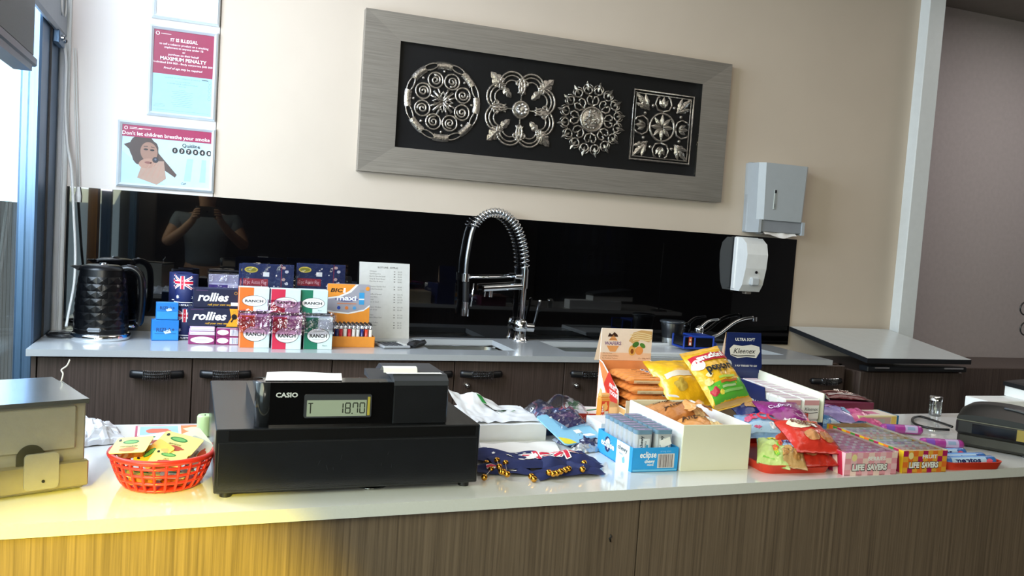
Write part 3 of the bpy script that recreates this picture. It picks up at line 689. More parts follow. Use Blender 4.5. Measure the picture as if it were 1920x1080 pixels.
# cords by the window
b = MB(); pts = [on_y(x, y, yy) for x, y, yy in ((119, 82, 3.05), (124, 120, 3.06), (122, 200, 3.07), (126, 270, 3.06), (134, 320, 3.06), (138, 400, 3.05), (141, 470, 3.04), (139, 530, 3.0), (130, 580, 2.97), (124, 612, 2.93))]
def smooth(pts, k=4):
    P = [V(p) for p in pts]; out = []
    for i in range(len(P)-1):
        a, b_, c, d = P[max(0, i-1)], P[i], P[i+1], P[min(len(P)-1, i+2)]
        for q in range(k):
            s_ = q/k; out.append(.5*((2*b_)+(c-a)*s_+(2*a-5*b_+4*c-d)*s_*s_+(3*b_-a-3*c+d)*s_**3))
    return out+[P[-1]]
b.tube(smooth(pts), .0042, WHITE, n=8); solo('white_cable', b, 'white cable hanging down the wall edge behind the kettle', 'cable')
t = thing('blind_pull', 'thin white blind cord with a plastic end, left of the notices', 'cord', on_y(145, 350, D-.02))
b = MB(); p0 = on_y(145, 350, D-.02); q0 = on_y(138, 90, D-.02); q1 = on_y(140, 200, D-.02)
for dx in (0, .006): b.tube([(dx, 0, 0), (q1.x-p0.x+dx, 0, q1.z-p0.z), (q0.x-p0.x+dx, 0, q0.z-p0.z)], .0014, WHITE, n=5)
part('cord', b, t)
b = MB(); b.cyl((.003, 0, .0), (.003, 0, -.03), .005, WHITE, r1=.010, n=10); b.cyl((.003, 0, -.03), (.003, 0, -.05), .010, WHITE, r1=.009, n=10); part('cord_end', b, t)

# ================================================================== FREEZER AND RECESS
t = thing('chest_freezer', 'low dark chest freezer at right with its white lid slightly raised', 'freezer', (2.77, 2.9, 0))
b = MB(); b.box(-.272, .272, -.22, .20, .02, ZC-.045, M_LAM, b=.004); part('body', b, t)
b = MB(); zb, zf = .084, .016
q = [(-.28, -.26, zf), (.27, -.26, zf), (.262, .205, zb), (-.300, .205, zb)]
WLID = mat('white_lid', 'c5cbcb', rough=.22, var=.02); DKE = mat('dark_edge', '1a1c20', rough=.4)
b.add([(x, y, ZC+z) for x, y, z in q], [(0, 1, 2, 3)], WLID); part('lid', b, t)
b = MB(); th = .020
b.add([(x, y, ZC+z-.0005) for x, y, z in q]+[(x, y, ZC+z-th) for x, y, z in q], [(0, 4, 5, 1), (1, 5, 6, 2), (2, 6, 7, 3), (3, 7, 4, 0), (4, 7, 6, 5)], DKE); part('lid_edge', b, t, 'dark edge strip')
b = MB(); b.box(-.265, .262, -.25, -.20, ZC-.040, ZC-.018, DKE, b=.003); part('seal', b, t)
for xa, xb in ((-.235, -.16), (.13, .235)):
    b = MB(); b.box(xa, xb, -.256, -.250, ZC-.026, ZC-.020, CHROME); part('trim_strip', b, t)
for x in (-.24, .24):
    b = MB(); b.cyl((x, -.12, 0), (x, -.12, .02), .02, BLACKP); b.cyl((x, .15, 0), (x, .15, .02), .02, BLACKP); part('foot', b, t)
p = on_y(1850, 690, 3.3)
b = MB(); b.box(3.16, 5.2, 3.3, 3.69, 0, p.z, M_LAM, b=.004); solo('low_cabinet', b, 'dark brown low cabinet in the recess beyond the freezer', 'cabinet')
# ================================================================== THINGS ON THE BACK COUNTER
CLING = clear('cellophane', 'f6f2fa', gloss=.08, rough=.12, bump=.8, bscale=45)
CLINGP = clear('lilac_cellophane', 'f0c8e4', gloss=.14, rough=.15, bump=.8, bscale=45)
def wrap(mb, x0, x1, y0, y1, z0, z1, m=None, seed=0, amp=.004, n=9):
    """crumpled clear film around the front, sides and top of a pack"""
    m = m or CLING
    def nz(p): return V((noise.noise(p*38+V((seed, 0, 0))), noise.noise(p*38+V((seed, 9, 0))), noise.noise(p*38+V((seed, 0, 9)))))*amp
    def g(fn): mb.grid(lambda u, v: fn(u, v)+nz(fn(u, v)), n, n, m)
    g(lambda u, v: V((x0+(x1-x0)*u, y0, z0+(z1-z0)*v)))
    g(lambda u, v: V((x0+(x1-x0)*u, y0+(y1-y0)*v, z1)))
    g(lambda u, v: V((x1, y0+(y1-y0)*u, z0+(z1-z0)*v)))
    g(lambda u, v: V((x0, y1-(y1-y0)*u, z0+(z1-z0)*v)))
# kettle
KB = mat('glossy_black_kettle', '030304', rough=.34, var=.05, coat=.15, spec=.35)
t = thing('kettle', 'black electric kettle with a diamond faceted body and chrome base ring', 'kettle', (-.300, 2.92, ZC), rz=-.12)
b = MB()
def kprof(z): return .078-.012*(z/.21)+.004*sin(pi*z/.21)
def kf(u, v):
    z = .022+.198*v; a = 2*pi*u; k = 14; fz = v*9
    d = abs(((u*k+.5*(int(fz) % 2)) % 1)-.5)*2; e = abs((fz % 1)-.5)*2
    r = kprof(z)+(.0019*(1-max(d, e)) if .06 < v < .9 else 0)
    return V((r*cos(a), r*sin(a), z))
b.grid(kf, 112, 72, KB, smooth=False); b.lathe([(.001, .222), (.066, .220)], KB, n=32); part('jug', b, t)
b = MB(); b.lathe([(.001, .234), (.045, .233), (.062, .228), (.067, .219)], KB, n=36); b.lathe([(.0, .240), (.010, .240), (.012, .232)], CHROME, n=16); part('lid', b, t)
b = MB(); b.lathe([(.083, 0), (.086, .004), (.086, .018), (.080, .022), (.0, .022)], CHROME, n=48); part('base_ring', b, t, 'chrome ring')
b = MB(); pts = smooth([(.055, 0, .222), (.082, 0, .226), (.106, 0, .212), (.116, 0, .18), (.118, 0, .12), (.114, 0, .062), (.108, 0, .05)], 4); b.tube(pts, [.011]*len(pts), KB, n=10, flat=1.5, up=(0, 1, 0)); b.tube([(.07, -.002, .236), (.095, -.002, .231), (.116, -.002, .205)], .003, CHROME, n=6); part('handle', b, t)
b = MB(); b.box(.080, .100, -.008, .008, .038, .047, CHROME, b=.003); part('switch', b, t)
b = MB(); b.box(-.022, .018, -.083, -.070, .030, .042, mat('kettle_window', '6b6f72', rough=.3), b=.004); part('badge', b, t)
b = MB(); b.prism([(-.068, .212), (-.092, .226), (-.062, .228)], KB, -.014, .014, axis='y'); part('spout', b, t)
pk = V((-.300, 2.92, ZC)); b = MB()
pts = smooth([(.0+.05*cos(a)-.40, 2.93+.04*sin(a), ZC+.008) for a in (0, .8, 1.6, 2.4, 3.2, 4.0, 4.8, 5.6)]+[(-.335, 2.86, ZC+.008)], 3); b.tube(pts, .005, BLACKP, n=8)
ko = part('kettle_flex', b, t); ko.matrix_parent_inverse = (Matrix.Translation((-.300, 2.92, ZC)) @ Matrix.Rotation(-.12, 4, 'Z')).inverted()

def carton(mb, w, d, h, m, bev=.0012): mb.box(0, w, 0, d, 0, h, m, b=bev)
# small blue paper cartons
def blue_box(w, h, d, lines):
    b = MB(); carton(b, w, d, h, ink('1f78c4')); A = front(b, 0, 0, 0); A.rect(w*.03, h*.06, w*.97, h*.5, ink('2f8ed6')); A.lay()
    A.text('RIZLA+', w*.5, h*lines, h*.26, ink('1c3f7c'), bold=.02); A.rect(w*.1, h*(lines-.12), w*.9, h*(lines-.08), ink('1f6cae')); A.poly([(w*.42, h*lines), (w*.66, h*(lines+.12)), (w*.72, h*(lines-.05)), (w*.5, h*(lines-.12))], ink('d8eefb'))
    A = top(b, 0, 0, h); A.rect(w*.1, d*.1, w*.9, d*.9, ink('4aa0dc')); return b
solo('cigarette_paper_carton', blue_box(.080, .066, .05, .45), 'bright blue cigarette paper carton on the worktop, lower of the two', 'box', (-.150, 2.885, ZC), rz=.12)
solo('cigarette_paper_carton', blue_box(.066, .054, .045, .62), 'bright blue cigarette paper carton on top of another, left of the rollies boxes', 'box', (-.140, 2.890, ZC+.067), rz=.08)
# stubby holders with the flag
NAVY = ink('142054', .6)
def stubby(label, loc, rz):
    t = thing('stubby_holder', label, 'drink holder', loc, rz); b = MB(); R_ = .036; Hh = .105
    b.lathe([(.0, 0), (R_-.004, 0), (R_, .004), (R_, Hh), (R_-.006, Hh+.001), (R_-.006, .02)], NAVY, n=40)
    f = lambda x, y, h: V(((R_+h)*sin(x/R_), -(R_+h)*cos(x/R_), y)); A = Art(b, f, .0006)
    A.union(-.040, .058, .066, .042); A.lay(); A.star(.030, .030, .009, WHT); A.star(-.022, .032, .007, WHT); A.rect(-.045, .014, .05, .016, WHT, n=14); A.text('AUSTRALIA', .004, .003, .009, WHT, bold=.01); part('sleeve', b, t)
    return t
stubby('navy flag stubby holder standing on another beside the upper rollies box', (-.054, 2.955, ZC+.107), -.15)
stubby('navy flag stubby holder on the worktop, half hidden behind the rollies boxes', (-.052, 2.955, ZC), .1)
stubby('navy flag stubby holder at the back left of the flag stack, only its edge showing', (-.074, 3.035, ZC+.107), .5)
b = MB(); b.lathe([(0, 0), (.034, 0), (.034, .106), (0, .106)], NAVY, n=24); solo('stubby_holder', b, 'plain navy holder under the rearmost flag holder, nearly hidden', 'drink holder', (-.074, 3.035, ZC))
# filter and paper packs
PUR = ink('8a2a66')
def small_pack(w, h, d, kind):
    b = MB(); carton(b, w, d, h, ink('c9a9c6') if kind == 2 else PUR); A = front(b, 0, 0, 0)
    if kind == 0: A.ell(w*.52, h*.5, w*.44, h*.36, WHT); A.lay(); A.rect(w*.25, h*.46, w*.7, h*.52, ink('b59ab4'))
    elif kind == 1:
        A.ell(w*.26, h*.52, w*.22, h*.33, WHT); A.rect(w*.53, h*.1, w*.97, h*.9, ink('dfe6ee')); A.lay(); A.bars(w*.60, h*.15, w*.92, h*.85, ink('4d6a8c'), n=9)
    else: A.rect(w*.04, h*.1, w*.96, h*.9, ink('e3dde8')); A.lay(); A.rect(w*.06, h*.3, w*.92, h*.4, ink('9c86aa'))
    A = top(b, 0, 0, h); A.rect(w*.04, d*.05, w*.96, d*.95, ink('d7c8dc')); return b
for x, z, w, h, k, lb in ((-.040, 0, .079, .029, 0, 'purple filter pack with a white oval, bottom left of the low stack'), (-.038, .0295, .077, .012, 2, 'thin silver lilac pack lying on the left purple filter pack'),
                          (-.036, .042, .074, .014, 2, 'cloudy lilac pack topping the left side of the low stack'), (.042, 0, .079, .026, 1, 'purple pack with a barcode label, bottom right of the low stack'), (.042, .0265, .079, .026, 1, 'purple pack with a barcode label, second layer at right of the low stack')):
    solo('filter_pack', small_pack(w, h, .075, k), lb, 'box', (x, 2.822, ZC+z), rz=.02, group='purple filter packs')
# rollies boxes
NV = ink('151c3a')
def rollies(w, h, d, full):
    b = MB(); carton(b, w, d, h, NV); A = front(b, 0, 0, 0)
    if not full: A.poly([(w*.74, 0), (w, 0), (w, h), (w*.80, h), (w*.84, h*.5)], ink('f2a01e')); A.lay(); A.ell(w*.90, h*.55, w*.055, h*.16, BLK, rot=.6); A.line([(w*.84, h*.25), (w*.92, h*.6)], .005, BLK)
    A.text('rollies', w*.42, h*.36, h*.62, WHT, bold=.03, shear=.25, fit=w*.66); A.text('roll your own way', w*.56, h*.12, h*.16, ink('e0b030'), shear=.25, bold=.01)
    A.ring(w*.90, h*.80, .005, .005, .0015, ink('b08a30')); A.rect(w*.05, h*.9, w*.3, h*.93, ink('5a3a66'))
    if full: A.rect(w*.80, h*.12, w*.96, h*.30, ink('e8eef4'))
    A = top(b, 0, 0, h); A.bars(w*.04, d*.1, w*.96, d*.9, ink('2b3358'), n=26)
    return b
solo('rollies_box', rollies(.155, .058, .07, False), 'navy and orange rollies carton lying on the purple packs', 'box', (-.044, 2.838, ZC+.0565), rz=.02)
solo('rollies_box', rollies(.142, .060, .07, True), 'navy rollies carton with a white price sticker, topmost of the two', 'box', (-.030, 2.845, ZC+.1155), rz=.05)
t = thing('filter_multipack', 'pale violet plastic wrapped carton standing behind the rollies boxes', 'box', (.015, 2.975, ZC), rz=.03)
b = MB(); b.box(0, .105, 0, .05, 0, .212, ink('cdd2e4'), b=.002); A = front(b, 0, 0, 0); A.rect(.0, .15, .06, .18, ink('4a3c8c')); A.rect(.0, .185, .105, .212, ink('a8abc0')); A.lay(); A.text('filter tips', .03, .158, .014, ink('c8b4e0')); A.bars(.062, .152, .10, .178, ink('6a7ab0'), bg=WHT, n=12); part('carton', b, t)
b = MB(); wrap(b, -.003, .108, -.004, .05, .12, .217, seed=4, n=12); part('film', b, t)
# ranch boxes
def ranch(key, w=.091, h=.104, d=.05):
    b = MB(); c = ink(key); carton(b, w, d, h, ink('d9ece8')); A = front(b, 0, 0, 0); A.rect(.0006, .0006, w*.48, h-.0006, c); A.lay()
    A.ell(w*.5, h*.43, w*.40, h*.235, BLK); A.lay(); A.ell(w*.5, h*.43, w*.385, h*.22, ink('f2f4ee')); A.lay(); A.text('RANCH', w*.5, h*.375, h*.15, BLK, bold=.035, fit=w*.60); A.rect(w*.3, h*.565, w*.7, h*.575, ink('9a9a94')); A.rect(w*.3, h*.30, w*.7, h*.31, ink('9a9a94'))
    if key == '1e7a5c': A.text('filters', w*.74, h*.10, h*.07, ink('5f8a80'))
    L = left(b, 0, d, 0); L.rect(.001, .001, d-.001, h-.001, ink('2a1c3a') if key != 'e8742a' else c); Q = right(b, w, 0, 0); Q.rect(.001, .001, d-.001, h-.001, ink('28304c')); return b
cols = {'e8742a': 'orange', 'd22c4c': 'red', '1e7a5c': 'green'}
xs = [.112, .208, .308]; ys = [2.768, 2.745, 2.755]
for (key, cn), x, y in zip(cols.items(), xs, ys):
    t = thing('ranch_box', 'lower %s and white ranch filter box in crumpled film, standing on the worktop' % cn, 'box', (x, y, ZC), rz=.02, group='ranch filter boxes')
    part('carton', ranch(key), t); b = MB(); wrap(b, -.004, .096, -.005, .05, .048, .112, CLINGP if cn != 'green' else CLING, seed=x*50, amp=.006, n=12)
    fl = CLINGP if cn != 'green' else CLING
    b.grid(lambda u, v: V((-.010+.112*u, -.012+.02*v+.006*noise.noise(V((u*6, v*5, x*9))), .070+.050*v+.008*noise.noise(V((u*5, v*3, x*30))))), 14, 6, fl); part('film', b, t)
    t = thing('ranch_box', 'upper %s and white ranch filter box, stacked on the lower one' % cn, 'box', (x-.006 if cn != 'green' else x-.018, y+.035, ZC+.1135), rz=.02, group='ranch filter boxes')
    part('carton', ranch(key, .093, .076), t)
    if cn == 'red':
        b = MB(); wrap(b, -.006, .098, -.005, .05, -.004, .04, CLINGP, seed=11, amp=.007, n=12); part('film', b, t)
    # riser behind the box pair so the upper box has full support
b = MB(); b.box(0, .29, 0, .045, 0, .112, NV, b=.002); solo('riser_carton', b, 'low navy carton hidden behind the ranch boxes, holding the upper row', 'box', (.108, 2.822, ZC))
# flag packets
def flag_pack(label, loc, rz, w=.165, h=.262):
    t = thing('flag_packet', label, 'packet', loc, rz, 'packets of small flags'); b = MB(); b.box(0, w, 0, .003, h*.60, h, ink('16295a'), b=.0008); A = front(b, 0, 0, 0)
    A.rect(.004, h*.715, w*.5, h*.81, ink('9c2236')); A.rect(w*.75, h*.60, w*.765, h, ink('8c2840')); A.lay(); A.text('10 pc Aussie Flag', w*.25, h*.742, .018, ink('e8b8c0'), shear=.1, fit=w*.44)
    A.ell(w*.17, h*.92, .021, .010, ink('d8c04a')); A.lay(); A.ell(w*.17, h*.92, .017, .0065, ink('8c8a30')); A.rect(w*.40, h*.84, w*.52, h*.895, WHT)
    for k in range(7): A.blob(w*(.80+.03*(k % 3)), h*(.66+.05*k), .006, .005, ink(('c8a8a0', '22304e', 'd8d8e0')[k % 3]), k)
    A.star(w*.62, h*.72, .003, WHT); A.star(w*.66, h*.86, .003, WHT); part('header_card', b, t)
    b = MB()
    for k in range(8):
        x = .004+k*.0195; z1 = h*.60-.002*(k % 3); b.tube([(x+.002, .010, .02), (x+.002, .010, z1)], .0018, WHT, n=6); b.sphere((x+.002, .010, z1), .0032, mat('gold_tip', 'c89a3a', rough=.3, metal=1), n=5)
    part('flag_sticks', b, t)
    b = MB(); b.grid(lambda u, v: V((.008+(w-.02)*u, .006+.003*sin(u*22+v*3), .03+(h*.57-.03)*v)), 24, 4, NAVY); A = Art(b, lambda x, y, q: V((x, .0060+.003*sin((x-.008)/(w-.02)*22+(y-.03)/(h*.57-.03)*3)-q-.001, y))); A.union(.022, h*.40, .075, .042); A.lay()
    for k in range(4): A.strip(w*.70+k*.011, h*.42, w*.72+k*.011, h*.57, .004, WHT)
    A.star(.11, h*.50, .006, WHT); part('flags', b, t)
    b = MB(); b.grid(lambda u, v: V((-.004+(w+.012)*u, -.003+.003*noise.noise(V((u*9, v*9, loc[0]*9))), .01+(h-.006)*v)), 18, 18, clear('smooth_film', 'f6f6fa', gloss=.035, rough=.08, bump=.3, bscale=30)); part('film', b, t)
    return t
flag_pack('flag packet behind the orange and red ranch boxes, front one of the left pair', (.115, 2.885, ZC), .02)
flag_pack('flag packet just behind the left one, only its left edge and top showing', (.106, 2.912, ZC), .02, h=.258)
flag_pack('flag packet behind the green ranch box and the orange lighter card', (.292, 2.925, ZC), .03, h=.268)
# lighters: header card and tray
ORG = ink('f09a36')
x0, x1 = .402, .546
t = thing('lighter_display_card', 'orange and grey lighter display card reading maxi, standing behind the lighters', 'display card', (.394, 2.892, ZC), rz=.06, rot=(-.04, 0, .06))
b = MB(); w, h = .150, .206; o_ = rrect(0, 0, w, h, .008, 4); b.prism(o_, ink('a7a5ae'), 0, .006, axis='y'); A = front(b, 0, 0, 0)
A.poly([(.001, h-.001), (w*.72, h-.001), (w*.55, h*.86), (w*.3, h*.775), (.001, h*.74)], WHT); A.poly([(0.001, h*.56), (0.001, .001), (w, .001), (w-.001, h*.66), (w*.86, h*.58), (w*.5, h*.52), (w*.2, h*.54)], WHT); A.lay()
A.poly([(.001, h-.001), (w*.66, h-.001), (w*.50, h*.88), (w*.28, h*.80), (.001, h*.765)], ORG); A.poly([(0.001, h*.53), (0.001, .001), (w, .001), (w-.001, h*.63), (w*.86, h*.555), (w*.5, h*.495), (w*.2, h*.515)], ORG); A.lay()
A.text('BIC', w*.22, h*.86, .018, BLK, bold=.03, shear=.2, wide=1.5); A.poly([(w*.36, h*.85), (w*.42, h*.85), (w*.42, h*.93), (w*.38, h*.93)], WHT); A.ell(w*.45, h*.745, w*.26, h*.038, ink('2c3a86'), n=24); A.lay(); A.text('maxi', w*.45, h*.725, .024, WHT, bold=.04, wide=1.5)
A.rect(w*.24, h*.665, w*.68, h*.68, ink('d88a60')); A.rect(w*.74, h*.66, w*.86, h*.86, ink('3f9fd6')); A.lay(); A.rect(w*.74, h*.74, w*.86, h*.76, WHT); A.rect(w*.75, h*.86, w*.85, h*.91, ink('9aa0a4')); A.blob(w*.93, h*.93, .007, .007, ORG, 3)
for k, c in enumerate(('2c4aa0', 'e0803c', '52a0d8')): A.ell(w*(.28+.18*k), h*.60, .006, .006, ink(c), n=14)
part('card', b, t)
t = thing('lighter_tray', 'orange cardboard tray holding rows of lighters', 'tray', (x0-.002, 2.815, ZC), rz=.02)
b = MB(); Wt, Dt = .150, .062; b.box(0, Wt, 0, .0015, 0, .036, ORG); b.box(0, Wt, Dt-.0015, Dt, 0, .04, ORG); b.box(0, .0015, 0, Dt, 0, .036, ORG); b.box(Wt-.0015, Wt, 0, Dt, 0, .036, ORG); b.box(0, Wt, 0, Dt, 0, .0015, ORG); part('tray', b, t)
lc = ['16204e', '1f2a6c', 'c8202c', 'e4e0d4', 'd0242c', 'e4e0d4', 'dcdad0', '1c2668', 'd8401e', 'e2dac8']
lw = {'16204e': 'navy', '1f2a6c': 'dark blue', 'c8202c': 'red', 'd0242c': 'scarlet', 'e4e0d4': 'cream', 'dcdad0': 'off white', '1c2668': 'deep blue', 'd8401e': 'orange red', 'e2dac8': 'ivory'}
def lighter(key):
    t = thing('lighter', 'x', 'lighter', (0, 0, 0)); b = MB(); b.lathe([(.0, 0), (.0056, 0), (.006, .002), (.006, .058), (.0, .058)], mat('lighter_'+key, key, rough=.2, var=.02, coat=.4), n=16, sy=1.3); part('body', b, t)
    b = MB(); b.lathe([(.0055, .058), (.0057, .072), (.0, .0722)], CHROME, n=14, sy=1.25); part('hood', b, t)
    b = MB(); b.cyl((-.003, -.002, .0745), (.003, -.002, .0745), .0038, mat('spark_wheel', '4a4c50', rough=.35, metal=.9), n=12); b.box(-.003, .003, .001, .007, .071, .0755, BLACKP, b=.0008); part('spark_wheel', b, t); return t
for r_ in range(3):
    base = ('front', 'middle', 'back')[r_]
    for k in range(10):
        key = lc[(k+r_*3) % 10]; l = lighter(key)
        l.location = (x0+.006+.0142*k, 2.824+.0025*k*.1+.0185*r_+.003, ZC+.002); n_ = k+1
        side = 'leftmost' if k == 0 else ('rightmost' if k == 9 else ('%s from the left' % ['', 'second', 'third', 'fourth', 'fifth', 'sixth', 'seventh', 'eighth', 'ninth'][k]))
        l['label'] = '%s lighter in the %s row of the orange tray, %s' % (lw[key], base, side); l['group'] = 'lighters in the orange tray'
# price list
t0 = on_z(690, 632); b = MB(); w, h = .190, .280
b.box(0, w, 0, .0015, 0, h, ink('d3d2cb')); A = front(b, 0, 0, 0); A.text('SLOT LINE - EXTRAS', w*.56, h*.925, .0085, ink('55544e'), bold=.02)
rr = random.Random(8); G = ink('77766e')
for k, s_ in enumerate(['Schnapps', 'Sparkling wine', 'Beef & Noodle bowl', 'Soup & Toast Bread', 'Mini Pies & Sauce', '', 'Chicken Garden Roll', 'Grilled Sandwich', '', 'Muffin & Spread', 'Pasta Bake', 'Toast', 'Rice & Salad', '', 'Potato Wedges', 'Soft Drink', '', 'Chips', 'Baked Bean Roll', '', 'Iced Coffee', 'Milkshake', 'Tea']):
    y = h*(.875-.034*k)
    if s_: A.text(s_, w*.20, y, .0072, G, al='l'); A.rect(w*.68, y+.001, w*.71, y+.004, G); A.text('$%d.%d0' % (rr.randint(3, 12), rr.randint(0, 9)), w*.76, y, .0072, G, al='l')
solo('price_list', b, 'white printed price list sheet leaning on the black splashback', 'sheet', (.535, 3.052, ZC), rot=(-.18, 0, .04))
# calculator and black phone
t = thing('calculator', 'small grey desk calculator lying on the worktop beside the price list', 'calculator', (.575, 2.785, ZC), rz=.15)
b = MB(); GC = mat('grey_calculator', '9b9ea0', rough=.4, var=.03); b.box(0, .098, 0, .125, .001, .010, GC, b=.003); part('body', b, t)
b = MB(); b.box(.008, .090, .095, .118, .009, .0115, mat('calc_screen', '5c645c', rough=.2), b=.001); part('screen', b, t)
for r_ in range(5):
    for c in range(5): b = MB(); b.box(.008+c*.0172, .021+c*.0172, .010+r_*.0162, .022+r_*.0162, .009, .0125, mat('dark_key', '3a3c40', rough=.5) if c < 4 else mat('pale_key', 'c2c2bc', rough=.5), b=.001); part('key', b, t)
t = thing('phone_handset', 'dark cordless handset lying beside the calculator', 'phone', (.688, 2.80, ZC), rz=.95)
b = MB(); b.box(0, .11, 0, .036, .001, .022, BLACKP, b=.008); part('body', b, t); b = MB(); b.box(.065, .095, .006, .030, .0205, .0235, mat('grey_buttons', '8a8e92', rough=.4), b=.001); part('keypad', b, t)
# spring tap
TY = 3.075; tp = on_z(975, 638); tp.y = TY; tp.x = on_y(975, 638, TY).x; t = thing('spring_tap', 'tall chrome spring neck kitchen tap between two sinks', 'tap', (tp.x, TY, ZC))
TAPY = 3.055
def L(px, py, y=3.05): p = on_y(px, py, y); return (p.x-tp.x, p.y-TY, p.z-ZC)
b = MB(); b.lathe([(.030, 0), (.030, .004), (.024, .008), (.020, .045), (.0, .046)], CHROME, n=28); part('base', b, t)
c0 = L(976, 600); b = MB(); b.lathe([(.0, .036), (.026, .038), (.028, .055), (.024, .075), (.019, .082), (.012, .086)], CHROME, n=28); b.cyl((.0, 0, .052), (.050, -.008, .052), .017, CHROME); part('valve_body', b, t)
b = MB(); P = [(.046, -.008, .055), (.052, -.010, .075), (.060, -.012, .12), (.066, -.013, .155)]; b.tube(P, [.008, .0045, .006, .006], mat('dark_grip', '2c2e32', rough=.3, metal=.5), n=8); b.sphere((.067, -.013, .158), .0065, CHROME, n=6); part('lever', b, t)
topj = L(985, 500, TY); b = MB(); b.cyl((0, 0, .08), (topj[0]*.9, 0, topj[2]), .0115, CHROME); b.cyl((topj[0]*.55, 0, .205), (topj[0]*.8, 0, topj[2]-.01), .0155, CHROME); part('riser', b, t)
arch = [L(x, y, TY) for x, y in ((985, 505), (984, 480), (981, 460), (974, 436), (962, 415), (945, 402), (928, 398), (912, 402), (897, 414), (889, 426))]
hose = arch+[L(x, y, TY) for x, y in ((884, 440), (879, 465), (875, 490), (873, 515))]
hs = smooth(hose, 5); b = MB(); b.tube(hs, [.0058]*45+[.0085]*(len(hs)-45), mat('hose_steel', '8a8d90', rough=.3, metal=1), n=10); part('hose', b, t)
ar = smooth(arch, 30); b = MB()
tot = [0]
for i in range(1, len(ar)): tot.append(tot[-1]+(ar[i]-ar[i-1]).length)
coil = []; turns = 27
for i, p in enumerate(ar):
    tg = (ar[min(i+1, len(ar)-1)]-ar[max(i-1, 0)]).normalized(); n1 = V((0, 1, 0)); n2 = tg.cross(n1).normalized()
    for q in range(2):
        s_ = (tot[i]+(q*.5)*(tot[min(i+1, len(ar)-1)]-tot[i]))/tot[-1]; a = 2*pi*turns*(s_**1.15); coil.append(p+(n1*cos(a)+n2*sin(a))*.0165)
b.tube(coil, .0027, CHROME, n=6); part('spring', b, t)
b = MB(); e = L(873, 520, TY); b.cyl((e[0], 0, e[2]-.016), (e[0], 0, e[2]+.014), .0155, CHROME); a1 = L(975, 519, TY); b.tube([(e[0], 0, e[2]), (a1[0], 0, a1[2])], .0052, CHROME, n=8); b.cyl((a1[0]-.02, 0, a1[2]), (a1[0]+.012, 0, a1[2]), .010, CHROME); part('hose_bracket', b, t)
b = MB(); n0 = L(910, 541, TY); n1_ = L(978, 537, TY); b.cyl((n0[0]-.008, -.0, n0[2]), (n1_[0], 0, n1_[2]), .0135, CHROME); b.cyl((n0[0]-.0085, 0, n0[2]), (n0[0]-.0086, 0, n0[2]), .0135, CHROME); b.cyl((n0[0]+.022, 0, n0[2]-.008), (n0[0]+.022, 0, n0[2]-.032), .009, CHROME); b.cyl((n0[0]-.0, 0, n0[2]-.01), (n0[0]-.001, 0, n0[2]-.032), .0035, CHROME); part('second_spout', b, t)
b = MB(); h0 = L(874, 528, TY); h1 = L(873, 566, TY); h2 = L(871, 592, TY); b.cyl((h0[0], 0, h0[2]), (h1[0], 0, h1[2]), .013, BLACKP, r1=.012); b.cyl((h1[0], 0, h1[2]), ((h1[0]+h2[0])/2, 0, (h1[2]+h2[2])/2), .0135, CHROME); b.cyl(((h1[0]+h2[0])/2, 0, (h1[2]+h2[2])/2), (h2[0], 0, h2[2]), .0165, CHROME); part('spray_head', b, t)
b = MB(); k0 = L(887, 531, TY); k1 = L(881, 574, TY); b.tube([(k0[0], -.010, k0[2]), (k1[0], -.012, k1[2])], .0034, CHROME, n=8); part('spray_lever', b, t)
# tumbler
p = on_z(1257, 646); 
t = thing('travel_cup', 'black travel cup with a steel foot standing behind the wafer box', 'cup', (p.x-.028, 2.99, ZC))
b = MB(); b.lathe([(0, 0), (.034, 0), (.036, .003), (.038, .036)], STEEL, n=32); part('steel_foot', b, t, 'steel lower third')
b = MB(); b.lathe([(.0385, .036), (.047, .098), (.046, .100)], mat('dark_cup', '15171a', rough=.3), n=32); part('cup_wall', b, t)
b = MB(); b.lathe([(.047, .096), (.052, .098), (.052, .104), (.046, .107), (.0, .107)], mat('smoke_lid', '50565c', rough=.15, metal=.6), n=32); part('lid', b, t)
# white tray and blue first aid style case
q0 = on_y(1218, 672, 2.70).x; q1 = on_y(1352, 672, 2.70).x
b = MB(); WT = mat('white_tray', 'd0d4d6', rough=.3, var=.02); b.box(0, q1-q0, 0, .27, 0.0005, .006, WT, b=.002)
for a_ in ((0, q1-q0, 0, .008), (0, q1-q0, .262, .27), (0, .008, 0, .27), (q1-q0-.008, q1-q0, 0, .27)): b.box(*a_, .004, .016, WT, b=.003)
solo('draining_tray', b, 'pale draining tray lying over the worktop under the blue case', 'tray', (q0, 2.70, ZC))
BLU = mat('blue_plastic', '1f3f9a', rough=.3, var=.03); p = on_z(1270, 655, .016)
t = thing('plastic_case', 'blue framed clear plastic case sitting on the pale tray', 'case', (p.x+.030, 2.80, ZC+.0165), rz=-.06)
b = MB(); b.box(0, .135, 0, .10, 0, .008, BLU, b=.003); b.box(.045, .135, .0, .10, .044, .052, BLU, b=.003)
for x in (.0, .046, .127):
    for y in (0, .092): b.box(x, x+.007, y, y+.007, .005, .050, BLU, b=.002)
b.box(0, .05, 0, .006, .045, .051, BLU, b=.002); part('frame', b, t)
b = MB(); b.box(.004, .131, .004, .096, .008, .045, mat('smoked_black', '0e1014', rough=.25), b=.003); part('body', b, t)
b = MB(); A = front(b, .010, -.001, .010); A.rect(.010, .004, .024, .038, ink('b8452c')); A.lay(); A.rect(.013, .006, .021, .016, WHT); A.ell(.017, .026, .004, .005, ink('e8c890')); part('label', b, t)
b = MB(); b.box(.130, .160, .02, .08, .0, .026, BLU, b=.006); part('latch', b, t)
